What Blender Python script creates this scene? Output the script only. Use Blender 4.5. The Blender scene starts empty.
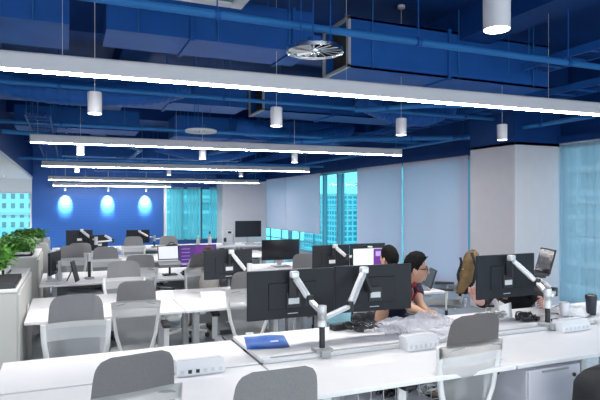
import bpy, bmesh, math, random
from mathutils import Vector, Matrix, Euler

random.seed(7)
S = bpy.context.scene
C = S.collection
PI = math.pi

# ------------------------------------------------------------------ camera
cam_d = bpy.data.cameras.new('camera')
cam = bpy.data.objects.new('camera', cam_d)
C.objects.link(cam)
cam.location = (0, 0, 1.65)
cam.rotation_euler = (PI / 2, 0, -math.radians(23.0))
cam_d.sensor_width = 36
cam_d.lens = 36 * 550 / 600
cam_d.shift_y = 4 / 600
cam_d.clip_start = 0.05
cam_d.clip_end = 500
S.camera = cam

# ------------------------------------------------------------------ world, exposure
W = bpy.data.worlds.new('sky')
S.world = W
W.use_nodes = True
bg = W.node_tree.nodes['Background']
bg.inputs[0].default_value = (0.86, 0.94, 1.0, 1)
bg.inputs[1].default_value = 3.0
S.view_settings.view_transform = 'Standard'
S.view_settings.look = 'None'
S.view_settings.gamma = 1
S.view_settings.use_curve_mapping = False
S.view_settings.exposure = 0.12
S.cycles.use_denoising = True
S.cycles.max_bounces = 8
S.cycles.transparent_max_bounces = 24
S.cycles.sample_clamp_indirect = 6
LINE_POWER = 68.0
SPOT_POWER = 55.0


# ------------------------------------------------------------------ materials
def mat(name, col, rough=0.5, metal=0.0, noise=0.0, nscale=40, bump=0.0, emit=None, estr=0, spec=0.5, trans=0.0):
    m = bpy.data.materials.new(name)
    m.use_nodes = True
    nt = m.node_tree
    p = nt.nodes['Principled BSDF']
    p.inputs['Base Color'].default_value = (*col, 1)
    p.inputs['Roughness'].default_value = rough
    p.inputs['Metallic'].default_value = metal
    p.inputs['Specular IOR Level'].default_value = spec
    if noise or bump:
        tc = nt.nodes.new('ShaderNodeTexCoord')
        n = nt.nodes.new('ShaderNodeTexNoise')
        n.inputs['Scale'].default_value = nscale
        n.inputs['Detail'].default_value = 4
        nt.links.new(tc.outputs['Object'], n.inputs['Vector'])
        if noise:
            r = nt.nodes.new('ShaderNodeValToRGB')
            r.color_ramp.elements[0].position = 0.3
            r.color_ramp.elements[1].position = 0.7
            r.color_ramp.elements[0].color = (*[c * (1 - noise) for c in col], 1)
            r.color_ramp.elements[1].color = (*[min(1, c * (1 + noise)) for c in col], 1)
            nt.links.new(n.outputs['Fac'], r.inputs['Fac'])
            nt.links.new(r.outputs['Color'], p.inputs['Base Color'])
        if bump:
            b = nt.nodes.new('ShaderNodeBump')
            b.inputs['Strength'].default_value = bump
            b.inputs['Distance'].default_value = 0.01
            nt.links.new(n.outputs['Fac'], b.inputs['Height'])
            nt.links.new(b.outputs['Normal'], p.inputs['Normal'])
    if emit:
        p.inputs['Emission Color'].default_value = (*emit, 1)
        p.inputs['Emission Strength'].default_value = estr
    return m


def sheer(name, col, clear, translucent=0.5, tint=(1, 1, 1), weave=0):
    """cloth or mesh that lets some of what lies behind it through"""
    m = bpy.data.materials.new(name)
    m.use_nodes = True
    nt = m.node_tree
    nt.nodes.clear()
    out = nt.nodes.new('ShaderNodeOutputMaterial')
    d = nt.nodes.new('ShaderNodeBsdfDiffuse')
    d.inputs[0].default_value = (*col, 1)
    t = nt.nodes.new('ShaderNodeBsdfTranslucent')
    t.inputs[0].default_value = (*col, 1)
    a = nt.nodes.new('ShaderNodeMixShader')
    a.inputs[0].default_value = translucent
    nt.links.new(d.outputs[0], a.inputs[1])
    nt.links.new(t.outputs[0], a.inputs[2])
    tr = nt.nodes.new('ShaderNodeBsdfTransparent')
    tr.inputs[0].default_value = (*tint, 1)
    b = nt.nodes.new('ShaderNodeMixShader')
    b.inputs[0].default_value = clear
    nt.links.new(a.outputs[0], b.inputs[1])
    nt.links.new(tr.outputs[0], b.inputs[2])
    nt.links.new(b.outputs[0], out.inputs[0])
    if weave:
        tc = nt.nodes.new('ShaderNodeTexCoord')
        w = nt.nodes.new('ShaderNodeTexWave')
        w.inputs['Scale'].default_value = weave
        w.inputs['Distortion'].default_value = 0.5
        nt.links.new(tc.outputs['Object'], w.inputs['Vector'])
        mp = nt.nodes.new('ShaderNodeMapRange')
        mp.inputs[3].default_value = max(0, clear - 0.12)
        mp.inputs[4].default_value = min(1, clear + 0.12)
        nt.links.new(w.outputs['Fac'], mp.inputs[0])
        nt.links.new(mp.outputs[0], b.inputs[0])
    return m


def glass(name, tint, gloss=0.06):
    m = bpy.data.materials.new(name)
    m.use_nodes = True
    nt = m.node_tree
    nt.nodes.clear()
    out = nt.nodes.new('ShaderNodeOutputMaterial')
    tr = nt.nodes.new('ShaderNodeBsdfTransparent')
    tr.inputs[0].default_value = (*tint, 1)
    g = nt.nodes.new('ShaderNodeBsdfGlossy')
    g.inputs['Roughness'].default_value = 0.03
    mx = nt.nodes.new('ShaderNodeMixShader')
    mx.inputs[0].default_value = gloss
    nt.links.new(tr.outputs[0], mx.inputs[1])
    nt.links.new(g.outputs[0], mx.inputs[2])
    nt.links.new(mx.outputs[0], out.inputs[0])
    return m


def facade(name, wall, win, sx, sy, mortar=0.03):
    m = mat(name, wall, 0.5)
    nt = m.node_tree
    p = nt.nodes['Principled BSDF']
    tc = nt.nodes.new('ShaderNodeTexCoord')
    mp = nt.nodes.new('ShaderNodeMapping')
    mp.inputs['Rotation'].default_value = (PI / 2, 0, 0)
    sep = nt.nodes.new('ShaderNodeSeparateXYZ')
    add = nt.nodes.new('ShaderNodeMath')
    cmb = nt.nodes.new('ShaderNodeCombineXYZ')
    nt.links.new(tc.outputs['Object'], sep.inputs[0])
    nt.links.new(sep.outputs['X'], add.inputs[0])
    nt.links.new(sep.outputs['Y'], add.inputs[1])
    nt.links.new(add.outputs[0], cmb.inputs['X'])
    nt.links.new(sep.outputs['Z'], cmb.inputs['Y'])
    b = nt.nodes.new('ShaderNodeTexBrick')
    b.offset = 0
    b.inputs['Color1'].default_value = (*win, 1)
    b.inputs['Color2'].default_value = (*[c * 0.72 for c in win], 1)
    b.inputs['Mortar'].default_value = (*wall, 1)
    b.inputs['Scale'].default_value = 1
    b.inputs['Mortar Size'].default_value = mortar
    b.inputs['Brick Width'].default_value = sx
    b.inputs['Row Height'].default_value = sy
    nt.links.new(cmb.outputs[0], b.inputs['Vector'])
    nt.links.new(b.outputs['Color'], p.inputs['Base Color'])
    return m


M = {}
M['white_top'] = mat('white_laminate', (0.82, 0.82, 0.83), 0.35, noise=0.015, nscale=6)
M['white_metal'] = mat('white_metal', (0.70, 0.71, 0.72), 0.4)
M['cabinet'] = mat('cabinet_grey_white', (0.52, 0.52, 0.49), 0.5, noise=0.02, nscale=5)
M['pedestal'] = mat('pedestal_white', (0.66, 0.66, 0.73), 0.45)
M['grey_steel'] = mat('grey_steel', (0.36, 0.37, 0.38), 0.45)
M['silver'] = mat('silver_arm', (0.72, 0.72, 0.73), 0.3, 0.35)
M['black'] = mat('black_plastic', (0.018, 0.02, 0.024), 0.45)
M['soft_black'] = mat('soft_black', (0.02, 0.021, 0.025), 0.8, bump=0.2, nscale=90)
M['monitor_back'] = mat('monitor_back', (0.016, 0.019, 0.025), 0.5, spec=0.3, noise=0.08, nscale=9)
M['screen_off'] = mat('screen_off', (0.018, 0.016, 0.022), 0.12)
M['pad'] = mat('chair_pad_fabric', (0.36, 0.36, 0.365), 0.9, noise=0.06, nscale=150, bump=0.15)
M['seat'] = mat('chair_seat_fabric', (0.20, 0.21, 0.22), 0.9, noise=0.1, nscale=120, bump=0.2)
M['chair_frame'] = mat('chair_frame_plastic', (0.80, 0.80, 0.79), 0.45)
M['chair_mesh'] = sheer('chair_mesh', (0.52, 0.535, 0.54), 0.48, 0.4, weave=60)
M['chair_mesh_light'] = sheer('chair_mesh_band', (0.68, 0.69, 0.70), 0.15, 0.3, weave=60)
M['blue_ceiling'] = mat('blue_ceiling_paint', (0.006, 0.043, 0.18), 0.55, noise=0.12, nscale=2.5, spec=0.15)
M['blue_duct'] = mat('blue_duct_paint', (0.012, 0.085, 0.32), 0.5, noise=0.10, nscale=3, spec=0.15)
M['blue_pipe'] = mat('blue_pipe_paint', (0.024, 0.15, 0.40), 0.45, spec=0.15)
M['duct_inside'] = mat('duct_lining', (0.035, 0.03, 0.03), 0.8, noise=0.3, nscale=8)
M['duct_rim'] = mat('duct_rim', (0.35, 0.36, 0.38), 0.5)
M['lamp_body'] = mat('lamp_body', (0.58, 0.57, 0.60), 0.5)
M['strip'] = mat('led_strip', (1, 1, 1), 0.5, emit=(1.0, 0.98, 0.97), estr=LINE_POWER)
M['spot_glow'] = mat('spot_glow', (1, 1, 1), 0.5, emit=(1.0, 0.97, 0.92), estr=9)
M['chrome'] = mat('chrome', (0.75, 0.77, 0.8), 0.12, 1.0)
M['vent_white'] = mat('vent_white', (0.7, 0.72, 0.74), 0.5)
M['vent_teal'] = mat('vent_teal', (0.10, 0.26, 0.30), 0.4)
M['column'] = mat('column_plaster', (0.66, 0.64, 0.67), 0.7, noise=0.02, nscale=6)
M['white_wall'] = mat('white_plaster', (0.86, 0.87, 0.87), 0.7)
M['mullion'] = mat('mullion', (0.05, 0.09, 0.13), 0.4)
M['window_frame'] = mat('window_frame', (0.16, 0.40, 0.52), 0.4)
M['glass'] = glass('window_glass', (0.34, 0.70, 0.75))
M['glass_right'] = glass('window_glass_right', (0.50, 0.66, 0.73))
M['blind'] = sheer('roller_blind', (0.95, 0.84, 0.92), 0.04, 0.5)
M['sheer'] = sheer('sheer_curtain', (0.52, 0.60, 0.66), 0.34, 0.5)
M['sheer_cyan'] = sheer('sheer_cyan_curtain', (0.30, 0.72, 0.80), 0.45, 0.6)
M['leaf'] = mat('leaf', (0.085, 0.27, 0.035), 0.5, noise=0.55, nscale=14)
M['soil'] = mat('soil', (0.05, 0.035, 0.02), 0.9)
M['pot'] = mat('planter_white', (0.68, 0.69, 0.68), 0.45)
M['skin'] = mat('skin', (0.52, 0.30, 0.20), 0.5, noise=0.04, nscale=30)
M['skin_pink'] = mat('skin_pink', (0.62, 0.33, 0.28), 0.5)
M['lips'] = mat('lips', (0.40, 0.16, 0.13), 0.5)
M['hair_black'] = mat('hair_black', (0.008, 0.007, 0.008), 0.8, noise=0.3, nscale=60, bump=0.5, spec=0.15)
M['hair_brown'] = mat('hair_brown', (0.10, 0.05, 0.025), 0.6, noise=0.3, nscale=60, bump=0.5)
M['eye_white'] = mat('eye_white', (0.75, 0.73, 0.70), 0.3)
M['navy'] = mat('navy_cloth', (0.020, 0.022, 0.060), 0.85, noise=0.15, nscale=40, bump=0.2)
M['crimson'] = mat('crimson_cloth', (0.30, 0.018, 0.045), 0.8)
M['light_cloth'] = mat('light_grey_cloth', (0.52, 0.49, 0.46), 0.85, noise=0.06, nscale=30, bump=0.2)
M['dark_trouser'] = mat('dark_trouser', (0.035, 0.037, 0.05), 0.85)
M['black_cloth'] = mat('black_cloth', (0.012, 0.012, 0.016), 0.85, noise=0.2, nscale=25, bump=0.3)
M['khaki'] = mat('khaki_cloth', (0.17, 0.11, 0.05), 0.9, noise=0.2, nscale=18, bump=0.3)
M['blue_bag'] = mat('blue_bag', (0.006, 0.10, 0.42), 0.4, noise=0.15, nscale=12, bump=0.4)
M['paper'] = mat('paper_white', (0.85, 0.86, 0.88), 0.6)
M['grey_print'] = mat('grey_print', (0.3, 0.3, 0.32), 0.6)
M['tumbler'] = mat('tumbler', (0.014, 0.018, 0.03), 0.3)
M['plastic_film'] = sheer('plastic_film', (0.50, 0.52, 0.58), 0.6, 0.4)
M['laptop_grey'] = mat('laptop_grey', (0.30, 0.31, 0.33), 0.4, 0.4)
M['red'] = mat('red_pink', (0.5, 0.03, 0.14), 0.6)
M['orange_cloth'] = mat('tan_leather', (0.35, 0.16, 0.07), 0.6)
M['screen_white'] = mat('screen_white', (0.5, 0.5, 0.5), 0.3, emit=(0.78, 0.83, 0.95), estr=0.62)
M['screen_doc'] = mat('screen_document', (0.5, 0.5, 0.5), 0.3, emit=(0.72, 0.85, 0.86), estr=0.72)
M['screen_purple'] = mat('screen_purple', (0.05, 0.02, 0.1), 0.3, emit=(0.085, 0.026, 0.22), estr=0.62)
M['screen_purple2'] = mat('screen_magenta', (0.05, 0.02, 0.1), 0.3, emit=(0.17, 0.02, 0.29), estr=0.7)
M['screen_text'] = mat('screen_lavender', (0.3, 0.2, 0.5), 0.3, emit=(0.40, 0.32, 0.75), estr=0.65)


def floor_material():
    m = mat('carpet_tiles', (0.27, 0.28, 0.30), 0.5)
    nt = m.node_tree
    p = nt.nodes['Principled BSDF']
    p.inputs['Roughness'].default_value = 0.22
    p.inputs['Specular IOR Level'].default_value = 0.7
    tc = nt.nodes.new('ShaderNodeTexCoord')
    b = nt.nodes.new('ShaderNodeTexBrick')
    b.offset = 0
    b.inputs['Color1'].default_value = (0.31, 0.335, 0.36, 1)
    b.inputs['Color2'].default_value = (0.37, 0.395, 0.42, 1)
    b.inputs['Mortar'].default_value = (0.20, 0.21, 0.22, 1)
    b.inputs['Scale'].default_value = 1
    b.inputs['Mortar Size'].default_value = 0.004
    b.inputs['Brick Width'].default_value = 0.5
    b.inputs['Row Height'].default_value = 0.5
    nt.links.new(tc.outputs['Object'], b.inputs['Vector'])
    nt.links.new(b.outputs['Color'], p.inputs['Base Color'])
    return m


def blue_wall_material():
    m = mat('blue_painted_wall', (0.016, 0.105, 0.39), 0.45)
    nt = m.node_tree
    p = nt.nodes['Principled BSDF']
    tc = nt.nodes.new('ShaderNodeTexCoord')
    w = nt.nodes.new('ShaderNodeTexWave')
    w.bands_direction = 'Z'
    w.inputs['Scale'].default_value = 3.2
    b = nt.nodes.new('ShaderNodeBump')
    b.inputs['Strength'].default_value = 0.12
    b.inputs['Distance'].default_value = 0.02
    nt.links.new(tc.outputs['Object'], w.inputs['Vector'])
    nt.links.new(w.outputs['Fac'], b.inputs['Height'])
    nt.links.new(b.outputs['Normal'], p.inputs['Normal'])
    return m


M['floor'] = floor_material()
M['blue_wall'] = blue_wall_material()
M['facade_cyan'] = facade('facade_cyan', (0.80, 0.92, 0.92), (0.03, 0.26, 0.33), 0.55, 0.66, 0.15)
M['facade_tower'] = facade('facade_tower', (0.60, 0.84, 0.90), (0.10, 0.42, 0.52), 1.0, 0.9, 0.16)
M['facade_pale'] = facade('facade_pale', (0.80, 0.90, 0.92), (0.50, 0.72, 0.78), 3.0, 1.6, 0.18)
M['ground'] = mat('outside_ground', (0.3, 0.34, 0.36), 0.9)


# ------------------------------------------------------------------ mesh helpers
class MB:
    def __init__(self):
        self.bm = bmesh.new()

    def box(self, c, s, rot=None, bevel=0.0, seg=2):
        r = bmesh.ops.create_cube(self.bm, size=1.0)
        vs = r['verts']
        mtx = Matrix.Translation(Vector(c)) @ ((rot.to_matrix().to_4x4() if isinstance(rot, Euler) else rot) if rot else Matrix.Identity(4)) @ Matrix.Diagonal((*s, 1))
        bmesh.ops.transform(self.bm, matrix=mtx, verts=vs)
        if bevel:
            es = list({e for v in vs for e in v.link_edges})
            bmesh.ops.bevel(self.bm, geom=es, offset=bevel, segments=seg, affect='EDGES', profile=0.5)
        return self

    def bar(self, a, b, w, t, bevel=0.0, up=(0, 0, 1)):
        a, b = Vector(a), Vector(b)
        d = b - a
        z = d.normalized()
        x = Vector(up).cross(z)
        if x.length < 1e-4:
            x = Vector((1, 0, 0)).cross(z)
        x.normalize()
        y = z.cross(x)
        R = Matrix((x, y, z)).transposed().to_4x4()
        return self.box((a + b) / 2, (w, t, d.length), R, bevel)

    def tube(self, pts, r, n=10, caps=True, closed=False):
        pts = [Vector(p) for p in pts]
        rr = r if isinstance(r, (list, tuple)) else [r] * len(pts)
        rings = []
        ref = None
        N = len(pts)
        for i, p in enumerate(pts):
            if closed:
                d = (pts[(i + 1) % N] - pts[i - 1]).normalized()
            else:
                d = (pts[min(i + 1, N - 1)] - pts[max(i - 1, 0)]).normalized()
            if ref is None:
                ref = Vector((0, 0, 1)) if abs(d.z) < 0.9 else Vector((1, 0, 0))
            u = (ref - d * ref.dot(d))
            if u.length < 1e-5:
                u = d.orthogonal()
            u.normalize()
            ref = u
            v = d.cross(u)
            rings.append([self.bm.verts.new(p + (u * math.cos(2 * PI * k / n) + v * math.sin(2 * PI * k / n)) * rr[i]) for k in range(n)])
        m = N if closed else N - 1
        for i in range(m):
            A, B = rings[i], rings[(i + 1) % N]
            for k in range(n):
                self.bm.faces.new((A[k], A[(k + 1) % n], B[(k + 1) % n], B[k]))
        if caps and not closed:
            self.bm.faces.new(rings[0][::-1])
            self.bm.faces.new(rings[-1])
        return self

    def lathe(self, prof, c=(0, 0, 0), n=24, cap=True):
        c = Vector(c)
        rings = []
        for r, z in prof:
            rings.append([self.bm.verts.new(c + Vector((r * math.cos(2 * PI * k / n), r * math.sin(2 * PI * k / n), z))) for k in range(n)])
        for A, B in zip(rings, rings[1:]):
            for k in range(n):
                self.bm.faces.new((A[k], A[(k + 1) % n], B[(k + 1) % n], B[k]))
        if cap:
            self.bm.faces.new(rings[0][::-1])
            self.bm.faces.new(rings[-1])
        return self

    def grid(self, f, nu, nv, closed_u=False):
        V = [[self.bm.verts.new(Vector(f(i / (nu if closed_u else nu), j / nv))) for j in range(nv + 1)] for i in range(nu + (0 if closed_u else 1))]
        for i in range(nu):
            for j in range(nv):
                a, b = V[i], V[(i + 1) % len(V)]
                self.bm.faces.new((a[j], b[j], b[j + 1], a[j + 1]))
        return self

    def prism(self, poly, t, axis='Y', off=0):
        """polygon in the XZ plane pushed along Y, or in XY pushed along Z"""
        def P(p, d):
            return (p[0], d, p[1]) if axis == 'Y' else ((p[0], p[1], d) if axis == 'Z' else (d, p[0], p[1]))
        A = [self.bm.verts.new(P(p, off)) for p in poly]
        B = [self.bm.verts.new(P(p, off + t)) for p in poly]
        self.bm.faces.new(A)
        self.bm.faces.new(B[::-1])
        n = len(poly)
        for k in range(n):
            self.bm.faces.new((A[k], B[k], B[(k + 1) % n], A[(k + 1) % n]))
        return self

    def blob(self, c, r, seg=16, ring=10):
        q = bmesh.ops.create_uvsphere(self.bm, u_segments=seg, v_segments=ring, radius=1)
        bmesh.ops.transform(self.bm, matrix=Matrix.Translation(Vector(c)) @ Matrix.Diagonal((*r, 1)), verts=q['verts'])
        return self

    def build(self, name, material, parent=None, smooth=False, loc=None, solid=0, subsurf=0, mods=None):
        bmesh.ops.recalc_face_normals(self.bm, faces=self.bm.faces[:])
        me = bpy.data.meshes.new(name)
        self.bm.to_mesh(me)
        self.bm.free()
        me.materials.append(M[material] if isinstance(material, str) else material)
        if smooth:
            me.shade_smooth()
            if smooth == 'angle':
                me.set_sharp_from_angle(angle=math.radians(40))
        o = bpy.data.objects.new(name, me)
        C.objects.link(o)
        if parent is not None:
            o.parent = parent
        if loc is not None:
            o.location = loc
        if solid:
            s = o.modifiers.new('solid', 'SOLIDIFY')
            s.thickness = solid
            s.offset = 0
        if subsurf:
            s = o.modifiers.new('sub', 'SUBSURF')
            s.levels = s.render_levels = subsurf
        return o


def tag(o, label=None, cat=None, group=None, kind=None):
    if label:
        o['label'] = label
    if cat:
        o['category'] = cat
    if group:
        o['group'] = group
    if kind:
        o['kind'] = kind
    return o


def thing(name, label, cat, loc=(0, 0, 0), rz=0, group=None):
    o = bpy.data.objects.new(name, None)
    o.empty_display_size = 0.1
    C.objects.link(o)
    o.location = loc
    o.rotation_euler = (0, 0, rz)
    return tag(o, label, cat, group)


def copy_tree(o, label=None, loc=None, rz=None, parent=None):
    c = o.copy()
    C.objects.link(c)
    c.parent = parent
    if label:
        c['label'] = label
    if loc is not None:
        c.location = loc
    if rz is not None:
        c.rotation_euler = (0, 0, rz)
    for ch in list(o.children):
        copy_tree(ch, parent=c)
    return c


def struct(name, mb, material, parent=None):
    o = mb.build(name, material, parent)
    if parent is None:
        o['kind'] = 'structure'
    return o


ORD = ['first', 'second', 'third', 'fourth', 'fifth', 'sixth', 'seventh', 'eighth']

# ================================================================== THE ROOM
XW = 7.1          # window wall
YF = 20.5         # far wall
ZC = 3.75         # slab
HEAD = 2.57       # head of the windows

struct('floor', MB().box((0.55, 8.9, -0.05), (13.3, 23.6, 0.1)), 'floor')
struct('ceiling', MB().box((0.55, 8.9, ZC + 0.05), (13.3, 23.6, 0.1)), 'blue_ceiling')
struct('wall_left', MB().box((-6.05, 8.9, ZC / 2), (0.1, 23.6, ZC)), 'white_wall')
# far wall: blue field, window opening left, glazed opening right
fw = MB()
fw.box((1.09, YF + 0.1, ZC / 2), (4.32, 0.2, ZC))
struct('wall_far', fw, 'blue_wall')
fw = MB()
fw.box((-3.535, YF + 0.1, 0.21), (4.93, 0.2, 0.42))
struct('wall_far_low', fw, 'blue_wall')
fw = MB()
fw.box((5.175, YF + 0.1, (2.26 + ZC) / 2), (3.85, 0.2, ZC - 2.26))
fw.box((6.25, YF + 0.1, 1.13), (1.7, 0.2, 2.26))
fw.box((4.325, YF + 0.1, 0.15), (2.15, 0.2, 0.3))
struct('wall_far_right', fw, 'blue_wall')
fw = MB()
fw.box((-3.535, YF + 0.1, (2.05 + ZC) / 2), (4.93, 0.2, ZC - 2.05))
fw.box((-4.9, YF + 0.1, 1.235), (2.2, 0.2, 1.63))
struct('wall_far_left', fw, 'white_wall')
# lowered white ceiling over the left aisle
lc = MB()
lc.box((-3.525, 13.9, 2.54), (4.95, 13.2, 0.08))
struct('ceiling_lowered', lc, 'white_wall')
lc = MB()
lc.box((-1.08, 13.9, 3.165), (0.06, 13.2, 1.17))
lc.box((-3.555, 7.33, 3.165), (4.89, 0.06, 1.17))
struct('trim_1', lc, 'blue_ceiling')
# bulkhead above the window wall
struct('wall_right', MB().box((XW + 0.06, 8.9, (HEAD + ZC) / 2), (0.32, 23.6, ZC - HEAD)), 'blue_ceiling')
struct('trim_2', MB().box((6.88, 8.9, 2.62), (0.05, 23.5, 0.10)), 'blue_ceiling')
struct('baseboard_right', MB().box((XW + 0.06, 8.9, 0.06), (0.2, 23.6, 0.12)), 'lamp_body')

# windows along the right wall
bays = [20.45, 17.6, 14.82, 12.64, 10.53, 8.45, 6.3, 3.4, 0.5, -2.6]
for i, (y1, y0) in enumerate(zip(bays, bays[1:])):
    w = bpy.data.objects.new('window_%d' % (i + 1), None)
    C.objects.link(w)
    w.location = (XW, (y0 + y1) / 2, 0)
    w['kind'] = 'structure'
    L = y1 - y0
    MB().box((0.03, 0, (0.12 + HEAD) / 2), (0.012, L - 0.08, HEAD - 0.12)).build('pane', 'glass' if i < 5 else 'glass_right', w)
    f = MB()
    for sgn in (-1, 1):
        f.box((0, sgn * (L / 2 - 0.022), (0.12 + HEAD) / 2), (0.12, 0.044, HEAD - 0.12))
    f.box((0, 0, 0.15), (0.1, L, 0.06)).box((0, 0, HEAD - 0.03), (0.1, L, 0.06))
    if i == 2:
        f.box((0, L / 2 - 0.95, 1.3), (0.14, 0.09, 2.4))
        f.box((0, -0.1, 1.3), (0.05, 0.035, 2.4))
    elif i < 2:
        f.box((0, 0.55, 1.3), (0.05, 0.035, 2.4)).box((0, -0.6, 1.3), (0.05, 0.035, 2.4))
        f.box((0, 0, 0.42), (0.05, L, 0.03))
    else:
        f.box((0, 0, 1.1), (0.05, 0.035, 2.0))
    f.build('frame', 'window_frame', w)


def roller_blind(y0, y1, zb, label):
    t = thing('roller_blind', label, 'blind', (6.965, (y0 + y1) / 2, zb), group='roller blinds on the window wall')
    L = y1 - y0 - 0.012
    MB().box((0, 0, (HEAD - zb) / 2), (0.004, L, HEAD - zb)).build('fabric', 'blind', t)
    MB().box((0, 0, 0.012), (0.018, L, 0.028), bevel=0.004).build('bottom_bar', 'lamp_body', t)
    q = MB()
    q.tube([(0.03, -L / 2, HEAD - zb - 0.03), (0.03, L / 2, HEAD - zb - 0.03)], 0.022)
    q.build('roller_tube', 'lamp_body', t)
    MB().tube([(-0.02, -L / 2 + 0.02, HEAD - zb - 0.02), (-0.02, -L / 2 + 0.02, 0.25)], 0.004, 6).build('pull_chain', 'vent_white', t)


roller_blind(17.60, 20.40, 0.75, 'pale roller blind stopping short of the sill, beside the far column')
roller_blind(14.86, 17.595, 0.75, 'pale roller blind stopping short of the sill, beside the uncovered window')
roller_blind(10.53, 12.60, 0.05, 'full-length pale roller blind right of the uncovered window')
roller_blind(8.30, 10.48, 0.05, 'full-length pale roller blind just left of the near column')


def curtain(name, x0, y0, x1, y1, z0, z1, folds, amp, material, label, group=None):
    d = Vector((x1 - x0, y1 - y0, 0))
    n = Vector((-d.y, d.x, 0)).normalized()
    t = thing(name, label, 'curtain', (x0, y0, z0), group=group)

    def f(u, v):
        a = amp * math.sin(u * folds * 2 * PI) * (0.75 + 0.25 * math.sin(u * 17 + 1))
        return d * u + n * a + Vector((0, 0, (z1 - z0) * v))
    MB().grid(f, folds * 8, 2).build('cloth', material, t, smooth=True)
    q = MB().tube([(0, 0, z1 - z0 + 0.012), (d.x, d.y, z1 - z0 + 0.012)], 0.012, 8)
    q.build('rail', 'lamp_body', t)


curtain('sheer_curtain', 6.86, 3.45, 6.86, 6.12, 0.04, HEAD - 0.03, 20, 0.022, 'sheer', 'blue-grey sheer curtain hanging right of the near column')
curtain('sheer_curtain', 6.86, 0.5, 6.86, 3.42, 0.04, HEAD - 0.03, 20, 0.022, 'sheer', 'sheer curtain nearest the camera along the window wall')

# glazing in the far wall, right part and left part
w = bpy.data.objects.new('window_10', None)
C.objects.link(w)
w.location = (4.325, YF, 0)
w['kind'] = 'structure'
MB().box((0, 0.08, 1.28), (2.12, 0.012, 1.94)).build('pane', 'glass', w)
f = MB()
for x in (-1.045, -0.35, 0.36, 1.045):
    f.box((x, 0.06, 1.28), (0.05, 0.1, 1.96))
f.box((0, 0.06, 2.23), (2.14, 0.1, 0.06)).box((0, 0.02, 0.32), (2.14, 0.2, 0.05))
f.build('frame', 'mullion', w)
MB().box((-1.0, -0.015, 1.28), (0.10, 0.03, 1.96)).build('frame', 'vent_white', w)
curtain('sheer_curtain', 3.50, 20.40, 3.98, 20.40, 0.32, 2.24, 4, 0.03, 'sheer_cyan', 'pale cyan sheer at the far window, next to the blue wall')
curtain('sheer_curtain', 4.12, 20.40, 4.62, 20.40, 0.32, 2.24, 4, 0.03, 'sheer_cyan', 'pale cyan sheer in the middle of the far window')
curtain('sheer_curtain', 4.95, 20.40, 5.20, 20.40, 0.32, 2.24, 3, 0.03, 'sheer_cyan', 'narrow cyan sheer gathered against the far column')
w = bpy.data.objects.new('window_11', None)
C.objects.link(w)
w.location = (-2.43, YF, 0)
w['kind'] = 'structure'
MB().box((0, 0.08, 1.235), (2.7, 0.012, 1.6)).build('pane', 'glass', w)
f = MB()
for x in (-1.33, 0.0, 1.33):
    f.box((x, 0.06, 1.235), (0.05, 0.1, 1.63))
f.box((0, 0.06, 2.03), (2.7, 0.1, 0.05))
f.build('frame', 'vent_white', w)
MB().box((0, -0.05, 0.42), (2.8, 0.3, 0.05)).build('sill', 'vent_white', w)

# columns, plaster below and blue above
for nm, x0, x1, y0, y1 in (('column_1', 6.03, 6.94, 6.17, 7.14), ('column_2', 5.25, 6.94, 19.6, 20.48)):
    o = struct(nm, MB().box(((x0 + x1) / 2, (y0 + y1) / 2, HEAD / 2 - 0.05 if nm[-1] == '2' else HEAD / 2), (x1 - x0, y1 - y0, HEAD - (0.1 if nm[-1] == '2' else 0)), bevel=0.008), 'column')
    MB().box(((x0 + x1) / 2, (y0 + y1) / 2, (HEAD + ZC) / 2 - 0.03), (x1 - x0, y1 - y0, ZC - HEAD + 0.04)).build('column_head', 'blue_ceiling', o)

# the city outside
struct('ground_outside', MB().box((0, 60, -12.2), (260, 260, 0.4)), 'ground')


def building(x, y, sx, sy, z1, material, label, floors):
    t = thing('building', label, 'building', (x, y, -12))
    MB().box((0, 0, (z1 + 12) / 2), (sx, sy, z1 + 12)).build('facade', material, t)
    r = MB().box((0, 0, z1 + 12.2), (sx * 1.02, sy * 1.02, 0.5))
    r.box((sx * 0.1, 0, z1 + 13.2), (sx * 0.3, sy * 0.3, 1.8))
    r.build('roof', 'vent_white', t)
    q = MB()
    for k in range(floors):
        q.box((0, 0, 1.0 + k * (z1 + 11) / floors), (sx + 0.3, sy + 0.3, 0.22))
    q.build('floor_bands', 'vent_white', t)


building(-5.5, 47, 16, 8, 16, 'facade_cyan', 'cyan office block with a square window grid beyond the left window', 9)
building(24.0, 33.5, 7, 7, 22, 'facade_tower', 'pale high-rise with balcony bands beyond the uncovered window', 14)
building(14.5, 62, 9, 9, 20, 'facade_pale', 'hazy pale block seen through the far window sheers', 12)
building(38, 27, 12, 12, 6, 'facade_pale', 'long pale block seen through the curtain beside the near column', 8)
building(52, 90, 20, 14, 3, 'facade_tower', 'low distant block below the short roller blinds', 7)

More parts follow.
